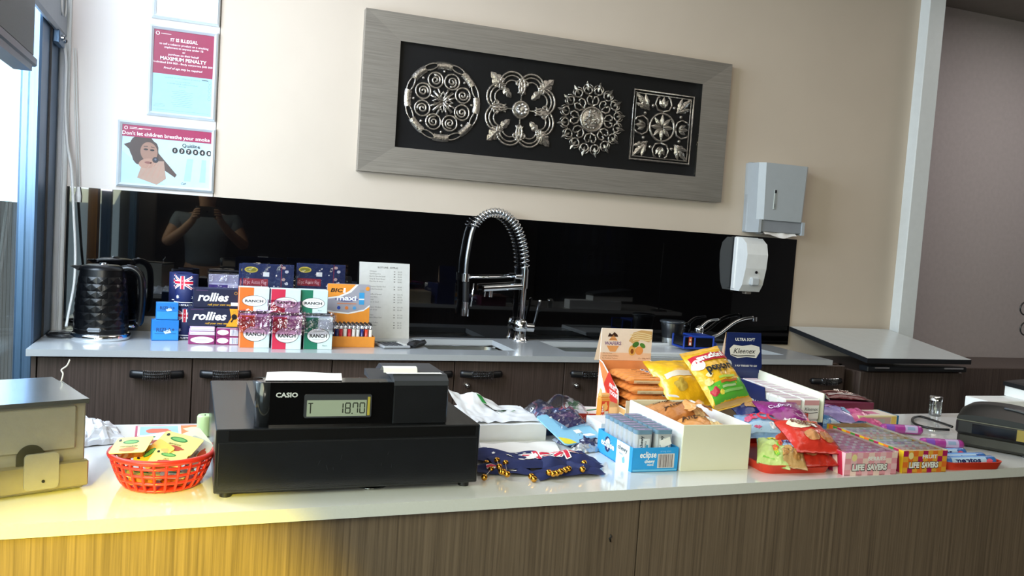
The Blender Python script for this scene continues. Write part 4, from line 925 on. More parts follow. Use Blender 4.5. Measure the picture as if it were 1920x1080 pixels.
# small mixer tap
my = 3.06; mp = on_y(1310, 632, my); t = thing('mixer_tap', 'small chrome lever mixer tap at the right hand sink', 'tap', (mp.x, my, ZC))
def L2(px, py, y=my): p = on_y(px, py, y); return (p.x-mp.x, p.y-my, p.z-ZC)
b = MB(); b.lathe([(.026, 0), (.026, .005), (.020, .008), (.019, .052), (.0, .056)], CHROME, n=24); part('body', b, t)
k0 = L2(1310, 612); b = MB(); b.sphere((0, 0, .062), .020, CHROME, n=10); b.tube(smooth([(.0, 0, .065), L2(1328, 602), L2(1349, 599)], 4), [.010, .009, .008, .007, .006, .0055, .005, .005, .005], CHROME, n=8); part('lever', b, t)
b = MB(); sp_ = smooth([(.005, -.01, .02), L2(1345, 628), L2(1375, 606), L2(1393, 598), L2(1412, 595)], 5); b.tube(sp_, .0075, CHROME, n=10); e = L2(1415, 597); b.cyl((e[0]-.001, e[1], e[2]+.006), (e[0], e[1], e[2]-.012), .0105, CHROME); part('spout', b, t)
# ================================================================== THINGS ON THE FRONT COUNTER
def zat(px, py, P):      # height at which the ray through (px, py) passes over the ground point P
    d = ray(px, py); return CAMZ + d.z*hypot(P[0], P[1])/hypot(d.x, d.y)
# napkin dispenser
NK = mat('satin_napkin_steel', 'a09c90', rough=.45, metal=.45, var=.03, scale=90, bump=.05, bscale=300); NK2 = mat('polished_steel', 'c4c6c4', rough=.16, metal=.9, var=.04); NK3 = mat('tray_steel', 'aca283', rough=.28, metal=.75, var=.03, scale=60)
t = thing('napkin_dispenser', 'square stainless napkin dispenser at the left end of the front counter', 'dispenser', (-.154-.20*cos(.377), 1.356-.20*sin(.377), ZC), rz=.377)
Wn, Dn, Hn = .20, .15, .140
b = MB(); b.box(0, Wn, .004, Dn, .002, Hn-.004, NK, b=.002); b.box(.02, Wn-.013, .000, .006, .062, Hn-.014, NK, b=.0025); part('housing', b, t)
b = MB(); b.add([(-.001, -.003, Hn-.004), (Wn+.002, -.003, Hn-.004), (Wn-.012, Dn+.002, Hn+.002), (.012, Dn+.002, Hn+.002)], [(0, 1, 2, 3)], NK2); b.box(-.001, Wn+.002, -.003, .0, Hn-.010, Hn-.004, NK2); b.box(Wn, Wn+.002, -.002, Dn, Hn-.012, Hn-.005, NK2); part('lid', b, t, 'mirror polished lid')
b = MB(); b.box(.0, Wn+.003, -.008, .004, .008, .046, NK3, b=.002); part('lower_tray', b, t)
b = MB(); b.prism(rrect(.118, .012, .162, .064, .006, 4), NK, -.013, -.009, axis='y'); b.cyl((.142, -.0135, .024), (.142, -.0145, .024), .0022, BLACKP, n=10); part('tab', b, t)
b = MB(); b.prism(arc(.128, .057, .018, .1, pi-.1, 14)+[(.110, .045), (.150, .045)], mat('dark_slot', '33301f', rough=.6), -.0012, .001, axis='y'); part('finger_slot', b, t, 'dark thumb opening')
b = MB(); b.box(.010, .060, -.012, -.008, .004, .050, NK3, b=.002); part('tab', b, t)
b = MB(); P = smooth([(0, 0, 0), (.002, .004, .012), (-.001, .008, .018), (.006, .012, .024), (.010, .01, .034)], 4); b.tube(P, .0012, PAPER, n=5)
solo('napkin_wisp', b, 'thin twist of white string standing up behind the steel dispenser', 'string', (-.205, 1.47, ZC+Hn-.002))
# crumpled clear bag behind the dispenser
def crumple(w, d, h, m, seed, n=26, amp=.012, mfn=None, edge=.25, sm=False):
    b = MB()
    def fn(u, v):
        e = min(1, min(u, 1-u)/edge)*min(1, min(v, 1-v)/edge); e = max(0, e)**.6
        p = V((u*3.2+seed, v*3.2, seed*1.7)); z = h*e*(.75+.5*noise.noise(p))+amp*abs(noise.noise(p*2.7))*(.3+e)+.001
        return V(((u-.5)*w+amp*.8*noise.noise(p*1.5+V((5, 0, 0))), (v-.5)*d+amp*.8*noise.noise(p*1.5+V((0, 7, 0))), max(.001, z)))
    b.grid(fn, n, n, m, smooth=sm, mfn=mfn); return b
FILMW = mat('milky_film', 'dfe3ea', rough=.25, var=.02, coat=.3)
solo('crumpled_bag', crumple(.15, .15, .028, FILMW, 2.2), 'crumpled milky plastic bag lying behind the steel dispenser', 'bag', (-.205, 1.665, ZC), rz=.3)
# basket with jam portions
RB = mat('red_basket', 'd8342a', rough=.28, var=.03, coat=.3)
t = thing('plastic_basket', 'red openwork plastic basket full of jam portions beside the till', 'basket', (-.049, 1.372, ZC))
def rad(z): return .048+.026*(z/.05)**.55 if z > 0 else .048
b = MB(); ring_ = lambda r, z, n=44: [(r*cos(2*pi*k/n), r*sin(2*pi*k/n), z) for k in range(n)]
b.tube(ring_(.0745, .051), .0042, RB, n=8, closed=True); part('rim', b, t)
b = MB()
for z in (.004, .017, .029, .041): b.tube(ring_(rad(z), z), .0022, RB, n=6, closed=True)
for k in range(26):
    a = 2*pi*k/26; b.tube([(rad(z)*cos(a), rad(z)*sin(a), z) for z in (.002, .008, .016, .026, .038, .050)], .0023, RB, n=5)
b.lathe([(0, .001), (.046, .001), (.049, .004), (.046, .0045), (0, .003)], RB, n=40); part('lattice', b, t)
YEL = ink('e6dc8c', .35); GRN = ink('2f7a3c'); CRM = ink('efeee0', .35)
def jam(label, loc, rot, lid, pot, kind, w=.050, d=.036, h=.015):
    t = thing('jam_portion', label, 'jam', loc, rot=rot, group='jam portions in the red basket'); b = MB(); A = rrect(-w/2+.004, -d/2+.004, w/2-.004, d/2-.004, .006, 4); B = rrect(-w/2+.007, -d/2+.007, w/2-.007, d/2-.007, .005, 4); n = len(A)
    b.add([(*p, h-.001) for p in A]+[(*p, 0) for p in B], [(i, (i+1) % n, n+(i+1) % n, n+i) for i in range(n)], mat('jam_pot_'+pot, pot, rough=.15, coat=.6, var=.15), True); b.add([(*p, 0) for p in B], [tuple(range(n))], mat('jam_pot_'+pot, pot)); part('pot', b, t)
    b = MB(); b.prism(rrect(-w/2, -d/2, w/2, d/2, .004, 3), lid, h-.001, h); A = top(b, -w/2, -d/2, h); A.ell(w*.45, d*.68, w*.22, d*.13, GRN); A.lay(); A.ell(w*.45, d*.68, w*.17, d*.08, ink('6fae62')); A.text(kind, w*.46, d*.36, .0055, ink('6a5a30'), bold=.01, shear=.2)
    if kind == 'honey': A.blob(w*.7, d*.25, w*.16, d*.16, ink('e09a3a'), 2)
    else: A.blob(w*.5, d*.2, w*.24, d*.13, ink('c8763a' if kind == 'marmalade' else 'a8442c'), 3)
    A.blob(w*.12, d*.8, .002, .0025, BLK, 1); part('foil_lid', b, t); return t
B0 = V((-.049, 1.372, ZC))
for lb, dx, dy, dz, rot, lid, pot, kd, sc in (
    ('dark brown jam portion with a white foil lid at the back left of the basket', -.020, .030, .044, (.05, -.10, .30), CRM, '3a1410', 'berry', 1.35),
    ('yellow lidded marmalade portion tipping over the left rim of the basket', -.040, -.014, .050, (.38, -.12, -.35), YEL, '8a4a14', 'marmalade', 1.1),
    ('yellow lidded apricot portion in the middle of the basket, tilted to the right', .022, -.006, .049, (.35, .15, -.45), YEL, 'b06a24', 'apricot', 1.25),
    ('orange and yellow striped honey portion near the front of the basket', -.008, -.022, .040, (.3, -.5, .6), ink('f0b02a'), 'a8641c', 'honey', 1.0),
    ('yellow lidded portion lowest at the front of the basket', .010, -.040, .036, (.35, .1, -.3), YEL, '9a5c1e', 'jam', 1.0),
    ('white lidded portion on edge at the back right of the basket', .036, .020, .045, (.6, -.25, .55), CRM, '2c1216', 'plum', 1.15),
    ('silver lidded dark portion leaning against the right rim of the basket', .045, .006, .036, (.5, -.6, .9), ink('cfd3d4', .25), '2c1216', 'plum', 1.0),
    ('amber honey portion at the bottom left of the basket seen through the lattice', -.028, -.030, .016, (.1, .2, .2), YEL, 'b87420', 'honey', 1.0),
    ('amber portion at the bottom right of the basket seen through the lattice', .020, -.022, .012, (.1, -.1, -.5), CRM, 'a85c1c', 'jam', 1.0)):
    j = jam(lb, B0+V((dx, dy, dz+(.002 if dz > .03 else -.006))), rot, lid, pot, kd); j.scale = (sc, sc, 1)
# leaflet, candle, small bottle
b = MB(); b.box(0, .155, 0, .085, 0, .0012, ink('b8506a')); A = top(b, 0, 0, .0012); A.rect(.004, .004, .151, .081, ink('e8e0e4')); A.lay()
A.rect(.008, .010, .075, .076, ink('9cc0dc')); A.rect(.080, .008, .148, .078, ink('e0824a')); A.lay(); A.blob(.11, .045, .025, .02, ink('f0d8b0'), 4); A.blob(.04, .04, .022, .018, ink('d86a50'), 6)
solo('leaflet', b, 'colourful food leaflet with a pink border lying flat behind the red basket', 'leaflet', (-.108, 1.655, ZC+.0002), rz=.05)
b = MB(); b.lathe([(0, 0), (.0135, 0), (.014, .002), (.014, .036), (.012, .039), (.004, .038), (0, .036)], mat('pale_green_wax', 'bcd8a0', rough=.4, var=.03, sub=.2), n=28); b.cyl((0, 0, .036), (0, 0, .040), .0008, BLACKP, n=6)
solo('pillar_candle', b, 'short pale green pillar candle behind the red basket', 'candle', (on_z(383, 815).x, on_z(383, 815).y-.01, ZC+.0016))
t = thing('small_bottle', 'tiny yellow and orange bottle squeezed between candle and till', 'bottle', (.0355-.002, 1.71, ZC)); b = MB(); b.lathe([(0, 0), (.009, 0), (.010, .004), (.010, .022), (.007, .028), (0, .028)], mat('yellow_bottle', 'e6d070', rough=.3), n=18); part('bottle_body', b, t)
b = MB(); b.lathe([(.0075, .027), (.0075, .040), (0, .040)], mat('orange_cap', 'd8903c', rough=.4), n=16); part('cap', b, t)
# cash register
RG = mat('register_black', '1b1c20', rough=.27, var=.08, bump=.05, bscale=600); RGG = mat('register_gloss_black', '0c0c0e', rough=.08, var=0, coat=.5); DG = mat('register_dark_grey', '3b3d43', rough=.35, var=.04)
RX, RY = .025, 1.282; RA = .017
t = thing('cash_register', 'black electronic cash register with its green display facing the camera', 'cash register', (RX, RY, ZC), rz=RA)
TD = .104
b = MB(); b.box(0, .408, 0, .385, .008, TD, RG, b=.0015); A = front(b, 0, 0, .008); A.rect(.018, .078, .400, .094, mat('register_band', '0f0f11', rough=.3)); part('drawer_housing', b, t)
b = MB(); b.box(.004, .404, -.0015, .01, .012, .084, RG, b=.001); rr = random.Random(4); A = front(b, 0, -.0015, 0)
for k in range(7): x = .14+rr.random()*.14; z = .035+rr.random()*.03; A.strip(x, z, x+rr.uniform(-.004, .004), z+rr.uniform(.004, .008), .0003, DG, n=2)
part('drawer_front', b, t)
for x, y in ((.018, .015), (.390, .015), (.018, .37), (.390, .37)): b = MB(); b.cyl((x, y, 0), (x, y, .009), .009, BLACKP, n=14); part('foot', b, t)
Ri = Matrix.Rotation(-RA, 3, 'Z')
def RL(px, py, h=TD):       # pixel on a plane above the counter -> register coordinates
    p = on_z(px, py, h)-V((RX, RY, ZC)); return Ri @ p
def RF(px, py, yl):         # pixel -> point on the register's own vertical plane y = yl
    n = V((-sin(RA), cos(RA), 0)); o = V((RX, RY, ZC))+n*yl; d = ray(px, py); s_ = (o-CAM).dot(n)/d.dot(n); return Ri @ (CAM+d*s_-V((RX, RY, ZC)))
yl = .012
xa, xb, xc = RF(477, 780, yl).x, RF(735, 780, yl).x, RF(838, 780, yl).x; zt = RF(500, 717, yl).z; zc = RF(735, 702, yl).z
b = MB(); b.prism([(yl, TD), (yl, zt), (yl+.03, zt+.001), (yl+.22, TD+.035), (yl+.25, TD)], RGG, xa+.012, xb, axis='x'); 
b.lathe([(.0, TD), (.014, TD), (.014, zt-.001), (.012, zt), (0, zt)], mat('register_corner', '2c2e32', rough=.18, metal=.3, coat=.4), c=(xa+.014, yl+.012, 0), n=24); b.box(xa, xa+.02, yl+.012, yl+.2, TD, TD+.03, RG)
A = front(b, 0, yl, 0); A.rect(xa+.013, TD+.0015, xa+.0142, zt-.001, DG)
p = RF(538, 741, yl); A.lay(); A.text('CASIO', p.x, p.z-.003, .0098, ink('cfd2d4'), bold=.035, wide=1.15); part('display_housing', b, t)
p0 = RF(570, 782, yl); p1 = RF(696, 740, yl); b = MB(); b.prism(rrect(p0.x-.001, p0.z-.001, p1.x+.001, p1.z+.001, .003, 3), DG, yl-.003, yl+.002, axis='y'); 
b2 = Art(b, face((p0.x, yl-.003, p0.z), (1, 0, 0), (0, 0, 1))); w, h = p1.x-p0.x, p1.z-p0.z
LCD = mat('lcd_green', '8c9684', rough=.3, var=.02, emit=.28); b2.rect(w*.03, h*.04, w*.93, h*.78, LCD); b2.rect(w*.945, h*.06, w*.985, h*.92, ink('b8a84a', .2)); b2.lay()
SEG = ink('23281f')
def seg(A, ch, x, y, sw, sh):
    m = {'1': 'bc', '8': 'abcdefg', '7': 'abcf', '0': 'abcdef', 'T': 'a|'}[ch]; k = sw*.24; g = sh*.03
    S_ = {'a': (x, y+sh, x+sw, y+sh), 'd': (x, y, x+sw, y), 'g': (x, y+sh/2, x+sw, y+sh/2), 'b': (x+sw, y+sh/2+g, x+sw, y+sh-g), 'c': (x+sw, y+g, x+sw, y+sh/2-g), 'f': (x, y+sh/2+g, x, y+sh-g), 'e': (x, y+g, x, y+sh/2-g), '|': (x+sw/2, y, x+sw/2, y+sh-g)}
    for q in m: A.strip(*S_[q], k, SEG, n=1)
for ch, xx in (('T', .09), ('1', .54), ('8', .65), ('7', .765), ('0', .87)): seg(b2, ch, w*(xx-.04), h*.18, w*.07, h*.46)
b2.rect(w*.705, h*.13, w*.722, h*.19, SEG); part('display_panel', b, t, 'grey green display reading T 18.70')
# printer block
b = MB(); b.box(xb+.0005, xc, yl-.001, yl+.15, TD, zc-.018, RG, b=.002); part('printer_housing', b, t)
b = MB(); b.prism([(yl-.001, zc-.018), (yl-.001, zc-.010), (yl+.012, zc-.002), (yl+.12, zc-.002), (yl+.15, zc-.018)], DG, xb+.0005, xc-.001, axis='x'); part('printer_cover', b, t)
b = MB(); b.prism([(yl+.02, zt), (yl+.07, zt), (yl+.07, zc-.0025)], DG, xb-.034, xb, axis='x'); part('hinge_cover', b, t)
q0, q1 = RF(717, 700, yl+.03).x, RF(780, 700, yl+.03).x; zr = RF(740, 687, yl+.03).z
b = MB(); P = [(yl+.022, zc-.001), (yl+.024, zr-.003), (yl+.028, zr-.0005), (yl+.034, zr), (yl+.04, zr-.002), (yl+.048, zc-.001)]
b.grid(lambda u, v: V((q0+(q1-q0)*u, P[min(5, int(round(v*5)))][0], P[min(5, int(round(v*5)))][1])), 1, 5, PAPER); b.add([(q0+.003, yl+.010, zc-.0008), (RF(826, 706, yl+.02).x, yl+.010, zc-.0008), (RF(826, 706, yl+.02).x, yl+.022, zc-.0008), (q0+.003, yl+.022, zc-.0008)], [(0, 1, 2, 3)], PAPER)
solo('receipt_paper', b, 'white receipt paper curling out of the till printer', 'paper', (RX, RY, ZC), rz=RA)
b = MB(); u0 = RF(495, 712, yl+.03); u1 = RF(637, 712, yl+.03); b.grid(lambda u, v: V((u0.x+(u1.x-u0.x)*u+.006*v, yl+.008+.045*v, zt+.0015+.0045*v*(1+.3*sin(5*u)))), 12, 4, PAPER)
solo('loose_receipt', b, 'white slip of paper lying on top of the till above the display', 'paper', (RX, RY, ZC), rz=RA)
# clear lid edge peeping out under the till
p = on_z(697, 912); b = MB(); b.tube([(.024*cos(2*pi*k/40), .024*sin(2*pi*k/40), .0016) for k in range(40)], .0012, clear('clear_plastic', 'f4f8fa', gloss=.35, rough=.05), n=6, closed=True); b.lathe([(0, .0012), (.023, .0012)], clear('clear_plastic', ''), n=30)
solo('clear_lid', b, 'thin clear round lid peeping out from under the front of the till', 'lid', (p.x, p.y+.006, ZC))

# white carrier bags
BAG = mat('white_carrier_bag', 'edf0f4', rough=.35, var=.02, coat=.15)
b = MB()
def slabf(u, v):
    x = .455+.215*u; y = 1.570+.175*v; return V((x, y, .034+.004*noise.noise(V((u*4, v*4, 1)))))
n = 18; b.grid(slabf, n, n, BAG)
b.grid(lambda u, v: V((.455+.215*u, 1.570-.0, .0+slabf(u, 0).z*v)) if v > 0 else V((.455+.215*u, 1.574, 0)), n, 3, BAG); b.grid(lambda u, v: V((.67, 1.57+.175*u, slabf(1, u).z*v)), n, 1, BAG); b.grid(lambda u, v: V((.67-.215*u, 1.745, slabf(1-u, 1).z*v)), n, 1, BAG)
f = lambda x, y, h: V((.455+.215*x, 1.57+.175*y, slabf(x, y).z+h+.0006)); A = Art(b, f)
Gg = ink('1f8a3a')
A.text('157', .63, .55, .26, BLK, bold=.03, rot=-1.25, wide=.55); A.line([(.70, .80), (.78, .62), (.90, .58)], .02, Gg); A.line([(.70, .72), (.80, .58), (.92, .50)], .015, Gg); A.line([(.72, .62), (.76, .78)], .02, Gg)
solo('carrier_bag_stack', b, 'flat stack of white plastic carrier bags with green print beside the till', 'bags', (0, 0, ZC))
# loose bag draped up against the till
b = MB()
PT = [[on_y(838, 728, 1.735), on_y(885, 738, 1.735), on_y(925, 765, 1.735), on_y(960, 775, 1.735)], None]
rowp = [((838, 728), (862, 740), (885, 734), (905, 742), (935, 762), (975, 772)), ((852, 752), (870, 757), (890, 757), (915, 764), (945, 778), (985, 785)), ((870, 778), (885, 780), (905, 780), (930, 786), (960, 792), (1000, 797)), ((890, 800), (900, 801), (915, 802), (940, 803), (970, 803), (1010, 804))]
ys_ = (1.728, 1.69, 1.64, 1.582)
G_ = [[on_y(*q, yy)-V((0, 0, ZC)) for q in r_] for r_, yy in zip(rowp, ys_)]
for r_ in G_:
    for k, p in enumerate(r_):
        if p.z < .037 or r_ is G_[3]: r_[k] = V((p.x, p.y, .037+.001*sin(k*2.)))
def bag2(u, v):
    a = v*3; i = min(2, int(a)); fa = a-i; c = u*5; j = min(4, int(c)); fc = c-j
    p = (G_[i][j]*(1-fc)+G_[i][j+1]*fc)*(1-fa)+(G_[i+1][j]*(1-fc)+G_[i+1][j+1]*fc)*fa
    return p+V((0, 0, 1))*(.003*noise.noise(V((u*9, v*7, 4))))
b.grid(bag2, 40, 24, BAG, smooth=True); A = Art(b, lambda x, y, h: bag2(x, y)+V((0, -h, h)), .0008); A.text('157', .66, .42, .16, BLK, bold=.04, rot=-.9, wide=.7); A.line([(.70, .50), (.76, .44), (.85, .48)], .02, Gg); A.line([(.70, .42), (.78, .40), (.88, .42)], .015, Gg); A.poly([(.47, .02), (.57, .02), (.60, .26), (.53, .24)], Gg); A.poly([(.53, .26), (.60, .28), (.66, .62), (.62, .50)], BLK)
solo('carrier_bag', b, 'loose white carrier bag with a green stripe rising beside the back of the till', 'bag', (0, 0, ZC))
b = MB(); b.grid(lambda u, v: V((.50+.16*u+.02*v, 1.47+.075*v, .0015+.003*abs(sin(u*7+v*2)))), 16, 6, PAPER); solo('tissue_sheet', b, 'thin white tissue paper sheets lying in front of the carrier bag stack', 'paper', (0, 0, ZC))
# wrapped flags heap and card
t = thing('flag_bundle', 'bundle of folded navy flags in crinkled clear plastic behind the sky blue card', 'packet', (.738, 1.675, ZC))
FN = mat('dark_flag_cloth', '232c55', rough=.6, var=.3, scale=40); b = crumple(.130, .13, .050, FN, 3.3, n=30, amp=.006, mfn=lambda u, v: (ink('8c4a64') if noise.noise(V((u*7, v*7, 2))) > .28 else (ink('9aa4c0') if noise.noise(V((u*9, v*9, 8))) > .30 else None))); part('folded_flags', b, t)
b = crumple(.165, .15, .072, clear('crinkled_wrap', 'eef0f6', gloss=.10, rough=.12, bump=.35, bscale=25), 5.1, n=26, amp=.006, sm=True); part('plastic_wrap', b, t)
t = thing('card_packet', 'sky blue and yellow packet card lying on a dark plastic pack near the mint box', 'packet', (.684, 1.500, ZC+.006), rot=(.36, -.05, .30))
b = MB(); b.prism(rrect(0, 0, .10, .105, .008, 3), ink('8cc8ea'), 0, .0025); A = top(b, 0, 0, .0025); A.poly([(.001, .006), (.008, .001), (.03, .001), (.022, .016), (.001, .028)], ink('e8d840')); A.poly([(.028, .105), (.099, .105), (.099, .055), (.045, .05)], ink('3a3668')); A.lay(); A.poly([(.045, .095), (.095, .075), (.09, .10)], ink('6a4a80')); A.rect(.050, .028, .066, .040, WHT); part('card', b, t)
b = crumple(.075, .06, .010, clear('crinkled_wrap', ''), 7.7, n=14, amp=.006); part('blister', b, t, loc=(.065, .075, .003))
t = thing('card_packet', 'navy plastic pack lying half under the sky blue card, next to the mint box', 'packet', (.745, 1.545, ZC), rz=.35)
b = crumple(.115, .085, .014, foil('2a2e58'), 9.3, n=20, amp=.010, mfn=lambda u, v: ink('b9c0d4') if noise.noise(V((u*8, v*8, 3))) > .2 else None); part('pack', b, t)
b = MB(); b.prism(rrect(0, 0, .022, .016, .002, 2), WHT, .0, .001); part('price_sticker', b, t, loc=(-.020, -.030, .022))
solo('silver_wrapper', crumple(.05, .03, .010, mat('crumpled_silver', 'b9bcc2', rough=.3, metal=.6), 1.3, n=12, amp=.008), 'small crumpled silver wrapper under the navy pack', 'wrapper', (.722, 1.482, ZC), rz=.2)

# bunting of small flags with gold bead strings
t = thing('flag_bunting', 'pile of navy flag bunting with gold beads lying right of the till', 'bunting', (.57, 1.40, ZC))
FL = mat('navy_flag_cloth', '17245c', rough=.7, var=.08, scale=80)
def drape(x0, y0, w, d, a, z, seed, uj=None, stars=()):
    b = MB(); c, s_ = cos(a), sin(a)
    def fn(u, v):
        X = u*w; Y = v*d; zz = z+.006*noise.noise(V((u*4+seed, v*3, seed)))+.0035*sin(u*13+v*6+seed); return V((x0+X*c-Y*s_, y0+X*s_+Y*c+.004*sin(u*6+seed), max(.0015, zz*(.35+.65*min(1, 4*min(u, 1-u, v, 1-v)+.2)))))
    b.grid(fn, 34, 16, FL); A = Art(b, lambda x, y, h: fn(x/w, y/d)+V((0, 0, h+.0008)), .0004)
    if uj: A.union(*uj, Rd=ink('d6284a'))
    A.lay()
    for sx_, sy_, r_ in stars: A.star(sx_, sy_, r_, WHT)
    return b
part('flag', drape(-.125, .030, .20, .065, -.36, .016, 1.1, None, ((.05, .035, .004), (.06, .02, .004), (.10, .03, .004), (.115, .035, .004), (.03, .05, .004))), t)
part('flag', drape(-.075, -.045, .155, .070, .02, .018, 2.4, (.050, .020, .070, .040), ((.035, .045, .008), (.018, .015, .003))), t)
part('flag', drape(.005, -.050, .125, .060, .12, .021, 3.9, (.030, .014, .065, .036), ()), t)
part('flag', drape(-.02, -.095, .135, .045, .12, .010, 5.2, None, ((.03, .006, .004),)), t)
part('flag', drape(-.115, -.055, .10, .050, -.10, .008, 6.6, (.02, .012, .05, .03), ()), t)
part('flag', drape(.055, -.07, .075, .05, .25, .012, 8.1, None, ()), t)
GB = mat('gold_bead', 'd49a3c', rough=.16, metal=1, var=.1)
rows = [[(912, 868), (921, 880), (908, 895)], [(932, 863), (936, 875), (944, 885), (940, 884), (951, 889), (948, 868)], [(996, 893), (1001, 898)], [(1029, 886), (1037, 888), (1044, 887), (1051, 884), (1060, 881), (1066, 879)], [(1092, 880), (1095, 868)]]
for r_ in rows:
    b = MB(); zz_ = .0062 if r_[0][0] in (912, 996) else .014; pts = [on_z(*q, zz_)-V((.57, 1.40, ZC)) for q in r_]
    for p in pts: b.sphere(p, .0056, GB, n=8)
    b.tube(pts, .0006, PAPER, n=4); part('bead_string', b, t)

# tic tac carton and orange pack
t = thing('mint_carton', 'red and white carton of small mint packs lying behind the folded flags', 'box', (.770, 1.665, ZC), rz=-.16)
b = MB(); b.box(0, .085, 0, .075, 0, .034, WHT, b=.001); A = front(b, 0, 0, 0); A.rect(.006, .010, .079, .034, ink('c8382c')); A.lay(); A.rect(.045, .013, .070, .031, ink('3a5a3c')); A.lay(); A.text('tic tac', .0575, .018, .008, WHT, bold=.02, fit=.021)
A = left(b, 0, .075, 0); A.rect(.0, .012, .075, .034, ink('d24638')); A.lay(); A.line([(.0, .03), (.03, .015), (.075, .02)], .006, WHT); A = top(b, 0, 0, .034); A.rect(.004, .004, .081, .071, ink('e4dcd8')); A.lay(); A.line([(.005, .06), (.04, .03), (.08, .05)], .012, ink('2f7a4a')); part('carton', b, t)
p = on_z(1105, 772)
t = thing('orange_candy_pack', 'upright orange candy pack standing in front of the wafer bar box', 'candy pack', (.812, 1.618, ZC), rz=.1)
b = MB(); b.box(0, .026, 0, .016, 0, .078, mat('orange_pack', 'e8963c', rough=.3), b=.003); A = front(b, 0, 0, 0); A.rect(.004, .02, .022, .07, ink('d8401c')); A.lay(); A.text('tic tac', .011, .030, .012, WHT, rot=pi/2, al='l', bold=.02); A.blob(.013, .058, .007, .009, ink('f0b060'), 2); A.rect(.012, .018, .022, .048, ink('d8d4cc')); part('pack', b, t)
b = MB(); b.box(.001, .025, .001, .015, .078, .086, mat('orange_cap2', 'f0b46a', rough=.25), b=.002); part('flip_top', b, t)
b = MB(); b.box(0, .060, 0, .075, 0, .042, ink('e4e8ec'), b=.001); solo('white_carton', b, 'plain white carton between the sky blue card and the mint box', 'box', (.776, 1.535, ZC), rz=-.02)
# eclipse mint box
EB = ink('2a9ae0'); t = thing('mint_box', 'open blue eclipse box holding two rows of mint tins', 'box', (.742, 1.333, ZC), rz=-.02)
we, de, he = .094, .150, .045
b = MB(); b.box(0, we, 0, de, 0, .002, EB); b.box(0, we, 0, .002, 0, he, EB); b.box(0, we, de-.002, de, 0, he, EB); b.box(0, .002, .002, de-.002, 0, he, EB); b.box(we-.002, we, .002, de-.002, 0, he, EB)
A = front(b, 0, 0, 0); A.text('eclipse', we*.34, he*.60, .016, WHT, bold=.02, shear=.1, fit=we*.36); A.text('chewy', we*.38, he*.38, .009, WHT, bold=.03, fit=we*.22); A.text('mints', we*.40, he*.26, .006, WHT, bold=.02); A.text('strong mints', we*.72, he*.82, .0045, ink('9ad0f4')); A.rect(.002, .0015, we-.002, .005, ink('6cc0f0')); A.bars(we*.57, he*.18, we*.90, he*.72, ink('6a5a5c'), bg=ink('d8d4d4'), n=16, seed=3)
A = left(b, 0, de, 0); A.rect(.085, 0, de-.012, he, ink('eef6fa')); A.rect(de-.012, 0, de, he, EB)
for k in range(16): a = 2*pi*k/16; A.poly([(.045+.004*cos(a-.2), .024+.004*sin(a-.2)), (.045+.020*cos(a)*1.4, .024+.018*sin(a)), (.045+.004*cos(a+.2), .024+.004*sin(a+.2))], ink('9ad4f6'))
A.lay(); A.ell(.045, .025, .013, .015, ink('1c2c5c')); A.lay(); A.ell(.048, .028, .008, .009, ink('dcecf6')); A.text('eclipse', .046, .020, .017, WHT, bold=.03, fit=.058); A.lay(); A.text('chewy', .110, .030, .012, ink('3a4654'), bold=.02, fit=.040); A.text('mints', .106, .021, .008, ink('8aa0b4')); A.blob(.116, .014, .006, .006, ink('7ab8dc'), 2); part('tray', b, t)
TS = mat('tin_silver', 'cfd2d8', rough=.28, metal=.35, var=.06); TB = ink('6f8fa8', .3)
def tin():
    t = thing('mint_tin', 'x', 'tin'); b = MB(); b.prism(rrect(0, 0, .034, .0175, .006, 4), TS, 0, .066, smooth=False); A = front(b, 0, 0, 0); A.lay(); A.rect(.006, .004, .028, .058, ink('dde2e8', .3)); A.lay(); A.text('chewy', .014, .041, .0085, ink('22303e'), rot=pi/2, al='l', bold=.03); A.text('mints', .021, .041, .006, ink('22303e'), rot=pi/2, al='l', bold=.01); A.blob(.023, .040, .003, .008, ink('5ea8cc'), 4); part('tin_body', b, t)
    b = MB(); b.prism(rrect(-.0005, -.0005, .0345, .018, .006, 4), TB, .066, .0735); A = top(b, 0, 0, .0735); A.rect(.004, .003, .030, .015, ink('8a86b0', .3)); A.lay(); A.rect(.007, .005, .020, .009, ink('c4b8d8')); A.rect(.012, .011, .027, .013, ink('4a6a8c')); part('lid', b, t); return t
t0_ = tin(); first = True; Mx = Matrix.Translation((.742, 1.333, ZC)) @ Matrix.Rotation(-.02, 4, 'Z')
ordn = ['front', 'second', 'third', 'fourth', 'fifth', 'sixth', 'seventh', 'back']
for c in range(2):
    for k in range(7):
        o = t0_ if first else dup(t0_); first = False
        o.location = Mx @ V((.008+c*.041, .006+k*.0200, .0025)); o.rotation_euler = (0, 0, -.02); o['label'] = 'silver mint tin in the %s row of the blue box, %s from the front' % (('left', 'right')[c], ordn[k] if k else 'first'); o['group'] = 'mint tins'
b = MB(); b.box(0, .022, 0, .0008, 0, .014, WHT); solo('price_sticker', b, 'small white price sticker tilted on the front right mint tin', 'sticker', Mx @ V((.060, .0035, .043)), rot=(0, -.35, 0)) 

